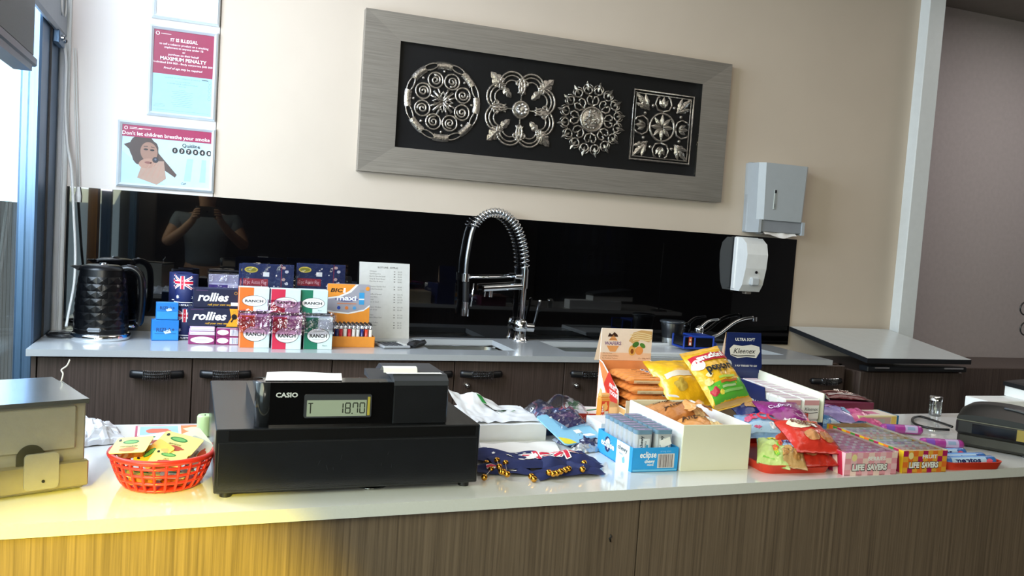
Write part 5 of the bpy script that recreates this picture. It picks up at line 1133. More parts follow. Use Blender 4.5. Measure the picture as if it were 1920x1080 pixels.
# white open tray with wrapped bagel snacks
t = thing('snack_tray', 'deep cream cardboard tray full of orange wrapped bread snacks', 'tray', (.841, 1.328, ZC), rz=-.03)
CB = mat('cream_card', 'e2dfc8', rough=.55, var=.03, scale=6); CW = mat('white_card', 'e8eaea', rough=.5, var=.02)
w, d, h = .146, .225, .087
b = MB(); b.box(0, w, 0, .003, 0, h, CB, b=.0008); b.box(0, .003, .003, d, 0, h, CW, b=.0008); b.box(w-.003, w, .003, d, 0, h, CW, b=.0008); b.box(0, w, d-.003, d, 0, h, CB, b=.0008); b.box(.002, w-.002, .002, d-.002, 0, .003, CB); part('tray', b, t)
def pouch(w, d, t_, m, art=None, seed=0., fringe=True, wr=.0022, nu=26, nv=26, mfn=None, label=None):
    """sealed pillow bag lying face up: crimped ends along x at y=0 and y=d"""
    b = MB()
    def zf(u, v):
        e = (max(0, sin(pi*min(1, max(0, u))))**.5)*(max(0, sin(pi*min(1, max(0, (v-.06)/.88))))**.55) if .06 < v < .94 else 0
        return .0015+t_*e*(1+.25*noise.noise(V((u*2.3+seed, v*2.3, seed))))+wr*noise.noise(V((u*8+seed, v*9, seed*2)))*(.5+e)+wr*.5*noise.noise(V((u*22, v*20+seed, 1)))
    def fn(u, v):
        pin = 1-.05*sin(pi*v); return V((w*(.5+(u-.5)*pin), d*v+.0015*noise.noise(V((u*6, v*3, seed))), max(.0008, zf(u, v))))
    b.grid(fn, nu, nv, m, mfn=mfn); b.grid(lambda u, v: V((fn(1-u, v).x, fn(1-u, v).y, .0)), 4, 4, m)
    if art: A_ = Art(b, lambda x, y, h: fn(x/w, y/d)+V((0, 0, h+.0006)), .0005, .0006); A_.tl = .0012; art(A_, w, d)
    return b
ON = foil('dc9858'); ON2 = foil('c98a54'); BRN = foil('b8743c')
def art_b1(A, w, d):
    A.text('Angels', w*.35, d*.52, .022, ink('4a2c18'), shear=.3, bold=.01, rot=.1); A.ell(w*.70, d*.6, .016, .009, WHT, rings=2); A.lay(); A.blob(w*.7, d*.25, .016, .012, ink('e8c890'), 2)
def snack(label, loc, rot, w, d, tt, m, seed, art=art_b1):
    return solo('wrapped_snack', pouch(w, d, tt, m, art, seed, wr=.0032), label, 'snack', loc, rot=rot, group='bread snacks in the cream tray')
M2 = Matrix.Translation((.841, 1.328, ZC)) @ Matrix.Rotation(-.03, 4, 'Z')
for k, (lb, x, y, z, rot, w_, d_, tt, m) in enumerate((
    ('orange wrapped bread snack at the front of the cream tray, folded end up', .010, .012, .060, (.10, .05, 0), .125, .075, .026, ON),
    ('brown wrapped bread snack with a curled crimp in the middle of the cream tray', .008, .075, .066, (.10, .0, .06), .125, .07, .030, BRN),
    ('tan wrapped bread snack with brown script at the back of the cream tray', .008, .135, .068, (.05, .05, -.05), .128, .075, .028, ON2),
    ('lower orange snack under the front one in the cream tray', .008, .010, .030, (.0, .0, 0), .128, .10, .024, ON),
    ('lower tan snack under the rear ones in the cream tray', .008, .112, .030, (.0, .0, 0), .128, .10, .026, ON2))):
    snack(lb, M2 @ V((x-.001, y, z)), rot, w_-.004, d_, tt, m, k*2.7+1)
b = MB()
for k in range(5): b.grid(lambda u, v: V((.055+.05*u, .075+.04*v+.004*k, .096+.014*sin(pi*u)*(1-.15*k)+.008*v*sin(9*u+k)))+V((.012*noise.noise(V((u*4, v*4, k))), 0, 0)), 12, 6, (ON, BRN)[k % 2]); break
solo('snack_wrapper', b, 'curled brown wrapper end sticking up in the middle of the cream tray', 'wrapper', (.841, 1.328, ZC), rz=-.03)
b = MB(); b.prism(rrect(0, 0, .026, .012, .004, 3), WHT, 0, .0008); solo('round_sticker', b, 'white oval price sticker on the tan bread snack', 'sticker', M2 @ V((.060, .165, .106)), rot=(.2, .1, .1))

# wafer bar display box
t = thing('bar_display_box', 'cream and orange wafer bar display box with an upright header card', 'display box', (.857, 1.585, ZC), rz=-.05)
PK_ = ink('f6e6dc'); OR_ = ink('e8935a'); w, d = .130, .160
b = MB(); b.box(0, w, d-.003, d, .0, .140, OR_); b.box(0, w, 0, .003, 0, .050, OR_); b.box(0, w, 0, d, 0, .002, OR_)
side = [(0, 0), (d, 0), (d, .142), (d-.02, .138), (.045, .090), (.040, .060), (0, .060)]
for x in (0, w-.0015): b.prism(side, WHT, x, x+.0015, axis='x')
A = left(b, 0, d, 0); A.poly([(.0, .14), (.02, .136), (d-.047, .088), (d-.042, .055), (.075, .045), (.035, .09), (.012, .12)], ink('e8834a')); A.poly([(.055, .0), (.16, .0), (.16, .058), (.125, .058), (.115, .075), (.085, .065), (.06, .035)], ink('d9a868')); A.lay()
A.poly([(.035, .09), (.060, .125), (d-.05, .090), (d-.045, .062), (.08, .06)], ink('cc3426')); A.poly([(.012, .02), (.030, .022), (.036, .045), (.030, .075), (.018, .078), (.008, .055)], ink('e0b070')); A.lay()
for k in range(5): A.line([(.065+.012*k, .005+.006*k), (.085+.012*k, .022+.006*k), (.11+.01*k, .020+.006*k)], .004, ink('f4e4c0'))
A.text('FRUIT &', .092, .088, .012, WHT, bold=.03, rot=-.12, fit=.05); A.text('YOGURT', .094, .074, .013, WHT, bold=.03, rot=-.12, fit=.05); A.line([(.015, .065), (.03, .058)], .002, ink('8a5a30')); A.line([(.013, .05), (.031, .044)], .002, ink('8a5a30')); part('box', b, t)
b = MB(); b.box(0, w, d-.002, d, .140, .2145, PK_, b=.0006); b.prism([(d, .140), (d, .214), (d+.03, .135)], ink('b89a7c'), 0, .001, axis='x'); A = front(b, 0, d-.002, .140); hh_ = .0745; A.rect(0, .001, w, .018, ink('f4c8a8')); A.lay()
A.poly([(.012, .038), (.030, .060), (.048, .038), (.038, .020), (.024, .020)], ink('e8a468')); A.poly([(.016, .055), (.020, .064), (.026, .060), (.032, .066), (.040, .060), (.042, .055)], ink('3a2018')); A.lay(); A.rect(.008, .034, .052, .046, ink('f6e6dc')); A.lay(); A.text('WAFERS', .030, .036, .011, ink('7a5a8c'), bold=.03, fit=.042); A.text('golden', .030, .048, .006, ink('a05c30'))
for k, s_ in enumerate(('97% Fat Free', 'Golden Baked Wafers', 'No Artificial Colours')): A.text(s_, .006, .0150-.0058*k, .0045, ink('a87858'), al='l')
A.poly([(.070, .046), (.080, .066), (.100, .072), (.128, .070), (.129, .052), (.122, .044), (.100, .050), (.085, .038)], ink('d8b078')); A.lay()
for k in range(4): A.line([(.072+.003*k, .056-.004*k+.004), (.09, .066-.005*k), (.11, .064-.005*k), (.127, .060-.004*k)], .0022, ink('f2dfb4'))
A.ell(.080, .024, .009, .012, ink('e8b25c')); A.ell(.098, .024, .010, .010, ink('ec9a52')); A.ell(.088, .038, .009, .006, ink('3f7a34'), rot=.5); A.ell(.106, .036, .008, .005, ink('4f8a3c'), rot=-.6); A.lay(); A.ell(.080, .022, .004, .006, ink('8a4a1c')); A.text('12 x 200g NET', .112, .004, .005, ink('9a6a50')); part('header_card', b, t)
b = MB(); b.box(w-.010, w+.006, .004, .0055, .040, .090, ink('b9b2a8')); A = front(b, w-.010, .004, .040)
for k in range(6): A.rect(.003, .006+.007*k, .013, .008+.007*k, ink('8a847c'))
part('price_strip', b, t, 'grey price strip at the right front post')
b = MB(); b.box(-.001, .028, -.002, -.0005, .045, .078, ink('f0d8bc')); A = front(b, 0, -.002, .045); A.poly([(.008, .0), (.024, .0), (.018, .026), (.012, .026)], ink('e8b4c8')); part('front_label', b, t)
M3 = Matrix.Translation((.857, 1.585, ZC)) @ Matrix.Rotation(-.05, 4, 'Z')
def wafer():
    t = thing('wafer_bar', 'x', 'bar'); b = MB(); Lb = .114; ry, rz_ = .0112, .0088; of = foil('e08c48')
    sec = lambda x, ky, kz: [(x, ry*ky*cos(2*pi*k/18), rz_*kz*sin(2*pi*k/18)) for k in range(18)]
    st_ = [(0, 1, .12), (.008, .96, .15), (.014, .95, .85), (.022, 1, 1), (Lb-.022, 1, 1), (Lb-.014, .95, .85), (Lb-.008, .96, .15), (Lb, 1, .12)]
    b.add([p for a_ in st_ for p in sec(*a_)], [(i*18+k, i*18+(k+1) % 18, (i+1)*18+(k+1) % 18, (i+1)*18+k) for i in range(7) for k in range(18)], of, True)
    A = Art(b, lambda x, y, h: V((x, -(ry+h)*cos(y), (rz_+h)*sin(y))), .0003); A.rect(.020, -.75, Lb-.020, .15, ink('d8c4a4', .3), n=2, k=5); A.ell(.088, 1.15, .006, .35, ink('e8e4e0', .3)); A.lay(); A.ell(.088, 1.15, .0035, .2, ink('2c3a7c', .3))
    vs_, fs, tw = glyphs('golden wafers'); b.add([A.f(.028+a_*.0052, -.5+y_*.42, A.h) for a_, y_ in vs_], fs, ink('5a3a24')); vs_, fs, tw = glyphs('angels'); b.add([A.f(.060+a_*.0060, 1.0+y_*.5, A.h) for a_, y_ in vs_], fs, ink('5a3a24'))
    part('wrapper', b, t); return t
w0 = wafer(); first = True; names_ = []
for lv in range(4):
    for q in range(5 if lv == 3 else 6):
        y = .008+q*.0240+(.02 if lv == 3 else 0)
        o = w0 if first else dup(w0); first = False
        o.location = M3 @ V((.007, y+.008, .0605+lv*.0185)); o.rotation_euler = (0, 0, -.05)
        o['label'] = 'orange wafer bar in the display box, %s layer, %s from the front' % (('lowest visible', 'second', 'third', 'top')[lv], ('first', 'second', 'third', 'fourth', 'fifth', 'sixth')[q]); o['group'] = 'wafer bars'
b = MB(); b.box(.004, w-.004, .004, d-.006, .0025, .050, OR_); part('liner', b, t)

# popcorn bags
def tilt3(az, tl, ip): return (Matrix.Rotation(az, 3, 'Z') @ Matrix.Rotation(tl, 3, 'X') @ Matrix.Rotation(ip, 3, 'Z')).to_euler()
def art_pop(A, w, d):
    A.rect(w*.05, d*.06, w*.97, d*.36, ink('5cb83c', .3), n=12, k=6); A.rect(w*.02, d*.02, w*.98, d*.08, ink('d8b070', .3), n=12, k=2); A.lay()
    A.poly([(w*.05, d*.36), (w*.97, d*.36), (w*.97, d*.42), (w*.2, d*.40)], ink('5cb83c', .3)); A.lay()
    A.rect(w*.03, d*.72, w*.95, d*.86, ink('c8283c', .3), n=12, k=3); A.ell(w*.12, d*.70, w*.12, d*.09, WHT, rings=2); A.lay(); A.text('snackin!', w*.50, d*.755, .020, WHT, bold=.05, fit=w*.70, rot=.03); A.text('popcorn', w*.53, d*.53, .026, BLK, bold=.04, fit=w*.72)
    for k, (c, l) in enumerate((('bcdc58', .46), ('c8642c', .46), ('a8c88c', .36), ('8cc86c', .5))): A.rect(w*.30, d*(.385-.07*k), w*(.30+l), d*(.42-.07*k), ink(c), n=4)
    A.blob(w*.10, d*.40, w*.07, d*.05, ink('e8c87c'), 1); A.blob(w*.17, d*.50, w*.06, d*.04, ink('f0dca0'), 4); A.blob(w*.13, d*.24, w*.09, d*.06, ink('c83048'), 2); A.blob(w*.26, d*.20, w*.05, d*.035, ink('e8d84a'), 3)
YL = foil('eab41e')
solo('popcorn_bag', pouch(.108, .150, .030, YL, art_pop, 2.0, nu=30, nv=34), 'yellow and green popcorn bag leaning back with its label up', 'snack bag', (1.006, 1.476, ZC+.076), rot=tilt3(0, .80, .22))
solo('popcorn_bag', pouch(.125, .15, .030, YL, lambda A, w, d: (A.blob(w*.3, d*.3, w*.12, d*.1, ink('b89a3c'), 2), A.rect(w*.1, d*.45, w*.6, d*.55, ink('d8d0c0'), n=6, k=2)), 5.0), 'plain yellow popcorn bag behind the labelled one, only its top showing', 'snack bag', (.945, 1.545, ZC+.070), rot=tilt3(0, .55, .05))
b = MB(); b.box(0, .16, 0, .14, 0, .064, mat('plain_card', 'c8b89a', rough=.6), b=.001); solo('plain_carton', b, 'plain brown carton carrying the popcorn bags, hidden behind the cream tray', 'box', (1.012, 1.585, ZC), rz=-.05)

# kleenex box
KN = ink('16265e', .35); t = thing('tissue_display_box', 'navy tissue display box with an upright brand header card', 'display box', (1.190, 1.492, ZC), rz=-.055)
w, d, h = .104, .258, .108
KI = mat('cream_card_inside', 'e4e6d4', rough=.5, var=.02)
b = MB(); b.box(0, w, 0, d, 0, .002, KN); b.box(0, w, d-.002, d, 0, h+.006, KN)
ls = [(0, 0), (d, 0), (d, h+.006), (.075, h+.002), (.070, h-.022), (.030, h-.030), (.0, .048)]
b.prism(ls, KN, 0, .0015, axis='x'); b.prism([(0, 0), (d, 0), (d, h+.012), (0, h+.004)], KI, w-.003, w-.0005, axis='x'); b.prism([(0, 0), (d, 0), (d, h+.011), (0, h+.003)], KN, w-.0005, w+.001, axis='x')
b.box(-.0, w, 0, .0015, 0, .048, KN); b.add([(w-.0005, 0, h+.004), (w-.0005, d, h+.012), (w+.012, d, h-.001), (w+.010, -.004, h-.008)], [(0, 1, 2, 3)], KI)
A = left(b, 0, d, 0); A.text('ULTRA SOFT', d-.105, .066, .014, WHT, bold=.02, fit=.07); A.ell(d-.10, .040, .032, .018, ink('c8c4c0')); part('box', b, t)
b = MB(); hd = .104; b.prism([(.0, h+.004), (w-.004, h+.004), (w+.004, h+.02), (w-.006, h+hd), (.004, h+hd)], KN, d-.004, d-.002, axis='y'); b.prism([(d-.002, h+.02), (d-.002, h+hd), (d+.02, h+.01)], ink('b89a80'), .0, .0015, axis='x')
A = front(b, 0, d-.004, h); A.text('ULTRA SOFT', w*.52, .084, .010, WHT, bold=.02, fit=.055)
sh = [(w*.12, .064), (w*.22, .074), (w*.45, .071), (w*.70, .075), (w*.92, .070), (w*.95, .058), (w*.86, .042), (w*.6, .044), (w*.35, .041), (w*.16, .048)]; A.lay(); A.poly(sh, ink('e6e4e0')); A.lay(); A.text('Kleenex', w*.53, .053, .0175, BLK, bold=.01, shear=.25, fit=.062); A.line([(w*.18, .049), (w*.35, .046), (w*.6, .0475), (w*.82, .047)], .0022, BLK); A.ell(w*.10, .024, .012, .013, ink('c8ccd0')); A.text('3 PLY TISSUES TO GO', w*.60, .020, .006, WHT, bold=.02, fit=.062); part('header_card', b, t)
M4 = Matrix.Translation((1.190, 1.492, ZC)) @ Matrix.Rotation(-.055, 4, 'Z')
def tpack():
    t = thing('tissue_pack', 'x', 'tissues'); b = MB(); b.box(0, .046, 0, .030, 0, .048, ink('eef0f2', .25), b=.004); A = front(b, 0, 0, 0); A.rect(.004, .034, .042, .045, ink('d8a0a8')); A.rect(.004, .006, .016, .016, ink('d85a50')); A.lay(); A.text('Kleenex', .023, .022, .010, ink('5a5a64'), fit=.034, bold=.01, shear=.2); A.line([(.006, .018), (.02, .016), (.04, .018)], .0016, ink('4a4a54'))
    A = top(b, 0, 0, .048); A.rect(.004, .004, .042, .026, ink('dcc8d4')); part('wrapper', b, t); return t
w1_ = tpack(); first = True
for lv in range(2):
    for c in range(2):
        for q in range(8):
            if lv == 0 and q > 1: continue
            o = w1_ if first else dup(w1_); first = False; o.location = M4 @ V((.003+c*.0472, .002+q*.0315, .003+lv*.0490)); o.rotation_euler = (0, 0, -.055)
            o['label'] = 'white tissue pack in the navy box, %s layer, %s column, %s from the front' % (('lower', 'upper')[lv], ('left', 'right')[c], ['first', 'second', 'third', 'fourth', 'fifth', 'sixth', 'seventh', 'eighth'][q]); o['group'] = 'tissue packs'
b = MB(); b.box(.004, w-.006, .066, d-.004, .003, .051, PAPER); part('spacer', b, t)

# red tray of snack bags
RT = mat('red_tray', 'd23a22', rough=.3, var=.03)
def redtray(name, label, w, d, h, loc, rz):
    b = MB(); O1 = rrect(0, 0, w, d, .022, 5); O2 = rrect(.006, .006, w-.006, d-.006, .018, 5); O0 = rrect(.006, .006, w-.006, d-.006, .018, 5); n = len(O1); I1 = rrect(.004, .004, w-.004, d-.004, .020, 5)
    b.add([(*p, 0) for p in O0]+[(*p, h) for p in O1], [(i, (i+1) % n, n+(i+1) % n, n+i) for i in range(n)], RT, True); b.add([(*p, h) for p in O1]+[(*p, h) for p in I1], [(i, (i+1) % n, n+(i+1) % n, n+i) for i in range(n)], RT); b.add([(*p, h) for p in I1]+[(*p, .002) for p in O2], [(i, (i+1) % n, n+(i+1) % n, n+i) for i in range(n)], RT, True); b.add([(*p, .002) for p in O2], [tuple(range(n))], RT); b.add([(*p, 0) for p in O0], [tuple(range(n))[::-1]], RT)
    return solo(name, b, label, 'tray', loc, rz)
redtray('plastic_tray', 'red plastic tray heaped with small snack bags on the front counter', .155, .225, .017, (.998, 1.287, ZC), -.05)
def blobs(cols, n, seed):
    def f(A, w, d):
        rr = random.Random(seed)
        for k in range(n): A.blob(w*rr.uniform(.15, .85), d*rr.uniform(.15, .85), w*rr.uniform(.06, .14), d*rr.uniform(.05, .12), ink(rr.choice(cols), .3), k+seed)
    return f
def art_tcc(A, w, d): A.rect(w*.08, d*.1, w*.92, d*.38, ink('a8c4e0', .3), n=10, k=4); A.lay(); A.text('TCC', w*.5, d*.45, .030, ink('d8304c'), bold=.05, rot=-.1); blobs(['c85a80', '6a5ab0', 'e8e8f0'], 6, 4)(A, w, d)
def art_cookie(A, w, d):
    A.ell(w*.36, d*.66, w*.26, d*.15, ink('f0e6cc', .3), rings=2); A.lay(); A.text('Butter', w*.38, d*.66, .014, ink('6a2a1c'), bold=.04, rot=-.2); A.text('Cookies', w*.42, d*.56, .012, ink('6a2a1c'), bold=.03, rot=-.2); A.ell(w*.62, d*.60, w*.10, d*.07, WHT, rings=1); A.ell(w*.42, d*.30, w*.16, d*.12, ink('c88a58', .4), rings=2); A.ell(w*.74, d*.30, w*.15, d*.12, ink('b87644', .4), rings=2); A.ell(w*.70, d*.78, w*.16, d*.09, ink('b87c48', .4), rings=2)
def art_nav(A, w, d): A.ell(w*.32, d*.55, w*.15, d*.16, ink('c89a6a', .4), rings=2); A.ell(w*.62, d*.5, w*.15, d*.16, ink('d4b47c', .4), rings=2)
def art_pur(A, w, d): A.text('Cadbury', w*.4, d*.58, .016, ink('dcd0ec'), shear=.3, bold=.02, rot=.02); A.poly([(w*.1, d*.2), (w*.9, d*.34), (w*.9, d*.2), (w*.15, d*.08)], ink('d86a80', .3)); A.lay(); A.text('chocs', w*.4, d*.16, .014, WHT, bold=.04, rot=.1)
def art_grn(A, w, d): A.poly([(0, d*.62), (w, d*.45), (w, d*.98), (0, d*.98)], ink('4aa0d0', .3)); A.lay(); A.poly([(w*.15, d*.15), (w*.5, d*.1), (w*.65, d*.6), (w*.35, d*.75)], ink('7cc83a', .3)); blobs(['e85a3c', 'e8d83c', '8cd04a', 'e87a3c'], 7, 2)(A, w, d)
def art_brn(A, w, d): A.ell(w*.5, d*.66, w*.34, d*.18, ink('9ab4dc', .3), rings=2); A.lay(); A.text('Nuts', w*.5, d*.62, .016, ink('5a2a6a'), bold=.04); blobs(['c89a5c', 'a8743c'], 6, 9)(A, w, d)
def bag(lb, x, y, z, rot, w, d, tt, c, art, seed): return solo('snack_bag', pouch(w, d, tt, foil(c), art, seed), lb, 'snack bag', (x, y, ZC+z), rot=rot)
bag('navy cookie bag showing two biscuits at the back of the red tray', 1.055, 1.450, .062, (.30, .0, -.12), .125, .075, .018, '1c2c6c', art_nav, 1.0)
bag('second navy snack bag lying under the cookie bag in the red tray', 1.030, 1.415, .044, (.12, .0, -.1), .115, .075, .02, '1e3a8c', blobs(['c8d0e0', '3a5ab0'], 5, 3), 2.0)
bag('purple chocolate bag at the back right of the red tray', 1.085, 1.385, .055, (.42, .02, -.12), .105, .105, .02, '8c2a7c', art_pur, 3.0)
bag('pale blue bag with red letters TCC at the left of the red tray', 1.015, 1.375, .046, (.38, -.05, -.25), .085, .080, .02, '7a9cc8', art_tcc, 4.0)
bag('lime and blue sweets bag standing at the front left of the red tray', .995, 1.310, .016, (.38, .1, -.55), .062, .090, .018, 'c8dc8a', art_grn, 5.0)
bag('tan nut bag with a blue oval, front middle of the red tray', 1.026, 1.295, .014, (.36, .05, -.50), .060, .090, .018, 'b8905c', art_brn, 6.0)
bag('bright red cookie bag lying on top at the right of the red tray', 1.070, 1.290, .040, (.36, .04, -.10), .105, .110, .022, 'cc3426', art_cookie, 7.0)
bag('red cookie bag underneath at the front right of the red tray', 1.072, 1.277, .014, (.16, .0, .0), .095, .100, .022, 'c03020', art_cookie, 8.0)
bag('orange red bag tucked between the purple and the red cookie bags', 1.060, 1.350, .036, (.40, .0, -.15), .09, .085, .018, 'd2482c', blobs(['e0603c', 'f0a060'], 4, 6), 9.0)

# life savers boxes
def ls_box(label, x, y, rz, w, d, h, base, chips, rollc, word, seed, wallc):
    t = thing('sweet_roll_box', label, 'box', (x, y, ZC), rz=rz); b = MB(); m = ink(base)
    b.box(0, w, 0, .002, 0, h, m); b.box(0, w, d-.002, d, 0, h, m); b.box(0, .002, .002, d-.002, 0, h, m); b.box(w-.002, w, .002, d-.002, 0, h, m); b.box(0, w, 0, d, 0, .002, m)
    rr = random.Random(seed); A = front(b, 0, 0, 0); n = 9
    for r_ in range(4):
        for k in range(n):
            if (k+r_) % 2: A.rect(w*k/n, h*r_/4, w*(k+1)/n, h*(r_+1)/4, ink(chips[(k*3+r_) % len(chips)]))
    A.lay(); A.text('LIFE', w*.26, h*.22, .017, BLK, bold=.09, fit=w*.25); A.text('SAVERS', w*.62, h*.22, .017, BLK, bold=.09, fit=w*.40); A.lay(); A.text('LIFE', w*.26, h*.235, .0155, WHT, bold=.05, fit=w*.23); A.text('SAVERS', w*.62, h*.235, .0155, WHT, bold=.05, fit=w*.38); A.text(word, w*.60, h*.66, .010, WHT, bold=.04, fit=w*.34); A.ell(w*.17, h*.78, .006, .007, ink('f0e0a0'))
    A = left(b, 0, d, 0); k = 0; x_ = 0
    while x_ < d: A.poly([(x_, 0), (min(d, x_+.014), 0), (min(d, x_+.006), h), (max(0, x_-.008), h)], ink(chips[k % len(chips)])); x_ += .014; k += 1
    part('box', b, t)
    b = MB(); b.box(w-.004, w+.001, .0, d, h-.001, h+.0015, ink(wallc)); part('edge_flap', b, t)
    M_ = Matrix.Translation((x, y, ZC)) @ Matrix.Rotation(rz, 4, 'Z'); nr = int((d-.008)/.0205)
    return t, M_, nr
def roll_proto(c, L_, r_=.0098):
    t = thing('sweet_roll', 'x', 'sweets'); b = MB(); b.lathe([(.0, 0), (r_*.8, 0), (r_, .002), (r_, L_-.002), (r_*.8, L_), (0, L_)], foil(c), n=16); f = lambda x, y, h: V(((r_+h)*sin(x/r_), -(r_+h)*cos(x/r_), y)); A = Art(b, f, .0003)
    rr = random.Random(hash(c) % 99 if False else len(c)+int(c[:2], 16))
    for k in range(5): A.rect(-r_*1.2, L_*(.1+.17*k), r_*1.2, L_*(.17+.17*k), ink(rr.choice(['f0e8f0', 'f4f0e4', 'e8a0b8', 'd8e4f0'])), n=6)
    A.lay(); A.text('LIFE SAVERS', .002, L_*.16, .0075, ink('5a4a7a'), rot=pi/2, al='l', bold=.05, fit=L_*.7); part('wrapper', b, t)
    return t
B1 = ls_box('pink life savers box with berry rolls, right of the red snack tray', 1.160, 1.262, -.04, .122, .185, .044, 'eba0ae', ['c02848', 'f0c0c8', 'b02a58', 'f4d4cc'], None, 'BERRIES', 2, 'f0d8c8')
B2 = ls_box('multicoloured life savers box with fruit rolls, left of the blue mint rolls', 1.302, 1.262, -.04, .108, .230, .044, 'e8a83c', ['e8c020', 'e8742c', '3c8c3c', 'b01c5c'], None, 'FRUIT', 5, 'f0e8c8')
for (t_, M_, nr), cols_, grp, nm, L_ in ((B1, ['d870b8', 'e088c0', 'c85aa8', 'e8a0d0'], 'berry rolls', 'pink', .116), (B2, ['d8e4dc', 'e8d0a0', 'c8b8d8', 'e8b8b0', 'c0d8c8'], 'fruit rolls', 'multicoloured', .102)):
    pr_ = [roll_proto(c, L_) for c in cols_]; used_ = set()
    for lv in range(2):
        for k in range(nr):
            c = (k*2+lv) % len(pr_); o = pr_[c] if c not in used_ else dup(pr_[c]); used_.add(c)
            o.location = M_ @ V((.003, .0135+k*.0205, .0128+lv*.0205)); o.rotation_euler = (pi/2-.5, 0, pi/2-.04) if False else (0, pi/2, -.04)
            o['label'] = 'sweet roll in the %s life savers box, %s layer, %s from the front' % (nm, ('lower', 'upper')[lv], ['first', 'second', 'third', 'fourth', 'fifth', 'sixth', 'seventh', 'eighth', 'ninth', 'tenth', 'eleventh', 'twelfth'][k]); o['group'] = grp
    b = MB(); wq = (.122 if nm == 'pink' else .108); dq = (.185 if nm == 'pink' else .23)
    b.grid(lambda u, v: V((wq*u, dq*v, .0465+.002*noise.noise(V((u*9, v*14, 3))))), 14, 24, clear('crinkled_wrap', '')); part('film', b, t_)
# packs behind
def cpack(lb, x, y, z, rz, w, d, tt, c, art, seed, name='sweet_packet', tilt=(0, 0)): return solo(name, pouch(w, d, tt, foil(c), art, seed, nu=16, nv=16), lb, 'sweets', (x, y, ZC+z), rot=(tilt[0], tilt[1], rz))
cpack('blue sweets bag next to the navy tissue box, lowest of the rear heap', 1.335, 1.545, .010, .15, .12, .10, .030, '3a86c8', blobs(['8ac0e8', 'e8d83c', 'c8e0f0', '4a9ad0'], 8, 3), 1.5, tilt=(.05, .1))
cpack('lilac and blue sweets bag lying over the blue one at the rear', 1.375, 1.600, .028, -.10, .13, .10, .028, '9a8cc8', blobs(['c890d0', '8ab8e0', 'e8c85c', 'd8d0f0', 'b060a8'], 10, 5), 2.5, tilt=(.1, .12))
cpack('pink sweets bag in the middle of the rear heap', 1.450, 1.600, .016, -.25, .12, .09, .026, 'cc5a90', blobs(['e880a8', 'b84a88'], 6, 8), 3.5, tilt=(.1, .1))
t = thing('candy_box', 'flat cream and yellow candy box at the rear beside the pink sweets bag', 'box', (1.500, 1.600, ZC), rz=-.03); b = MB(); b.box(0, .115, 0, .07, .0, .034, ink('e2d8a8'), b=.001); A = front(b, 0, 0, 0); A.rect(.01, .006, .095, .030, ink('c8a8a4')); A.lay(); A.rect(.030, .010, .078, .026, ink('b4b8b4')); A.rect(.098, .002, .112, .032, ink('e0c060')); A = top(b, 0, 0, .034); A.rect(.004, .004, .111, .066, ink('e8dcd0')); A.lay(); A.rect(.01, .02, .08, .05, ink('d87aa0')); part('box', b, t)
b = MB(); b.box(.1155, .120, 0, .07, 0, .034, ink('2c6a94')); part('blue_end', b, t, 'blue end flap')
cpack('dark blue and orange sweets packet in front of the cream candy box', 1.430, 1.555, .0, -.30, .085, .04, .026, '20406c', lambda A, w, d: A.ell(w*.85, d*.5, w*.12, d*.35, ink('e0602c', .3), rings=2), 4.5)
def choc(lb, x, y, z, rz, c, c2, seed): return solo('chocolate_bar', pouch(.042, .150, .012, foil(c), lambda A, w, d: (A.rect(w*.2, d*.25, w*.8, d*.75, ink(c2, .3), n=4, k=8), A.lay(), A.text('choc bar', w*.42, d*.3, .012, ink('e8d8d0'), al='l', rot=pi/2, bold=.02)), seed, nu=10, nv=24), lb, 'chocolate', (x, y, ZC+z), rot=(.0, .08, rz))
choc('dark maroon chocolate bar on top of the rear heap, behind the others', 1.480, 1.705, .055, 1.35, '4a1c20', '7a4a44', 1.0).location.x = 1.62
choc('maroon and silver chocolate bar lying across the rear heap', 1.600, 1.665, .056, 1.28, '5c2024', 'a89a98', 2.0)
b = MB(); b.box(0, .15, 0, .08, 0, .052, ink('6a2440'), b=.001); solo('maroon_carton', b, 'maroon carton under the chocolate bars at the rear', 'box', (1.455, 1.672, ZC), rz=-.05)
def purple_roll(lb, px, py, rz, L_=.10):
    p = on_z(px, py, .011); b = MB(); r_ = .011; b.tube([(0, 0, 0), (.004, 0, 0), (.01, 0, 0), (L_-.01, 0, 0), (L_-.004, 0, 0), (L_, 0, 0)], [.006, .010, r_, r_, .010, .006], foil('a03a90'), n=16)
    f = lambda x, y, h: V((x, -(r_+h)*sin(1.7-y/r_), (r_+h)*cos(1.7-y/r_))); A = Art(b, f, .0003); A.rect(.055, -.004, .085, .016, ink('b8a8d0'), n=2, k=6); A.rect(.01, -.003, .03, .015, ink('7a4ab0'), n=2, k=6); A.lay(); A.rect(.060, .002, .078, .010, ink('8aa0c0'), n=2, k=5)
    return solo('fruit_chew_roll', b, lb, 'sweets', (p.x-L_*cos(rz)*.5, p.y-L_*sin(rz)*.5, ZC+r_+.0005), rot=(0, 0, rz))
purple_roll('purple fruit chew roll behind the multicoloured box, farther of the two', 1690, 805, -.35)
purple_roll('purple fruit chew roll beside the multicoloured box above the blue rolls', 1765, 832, -.30)
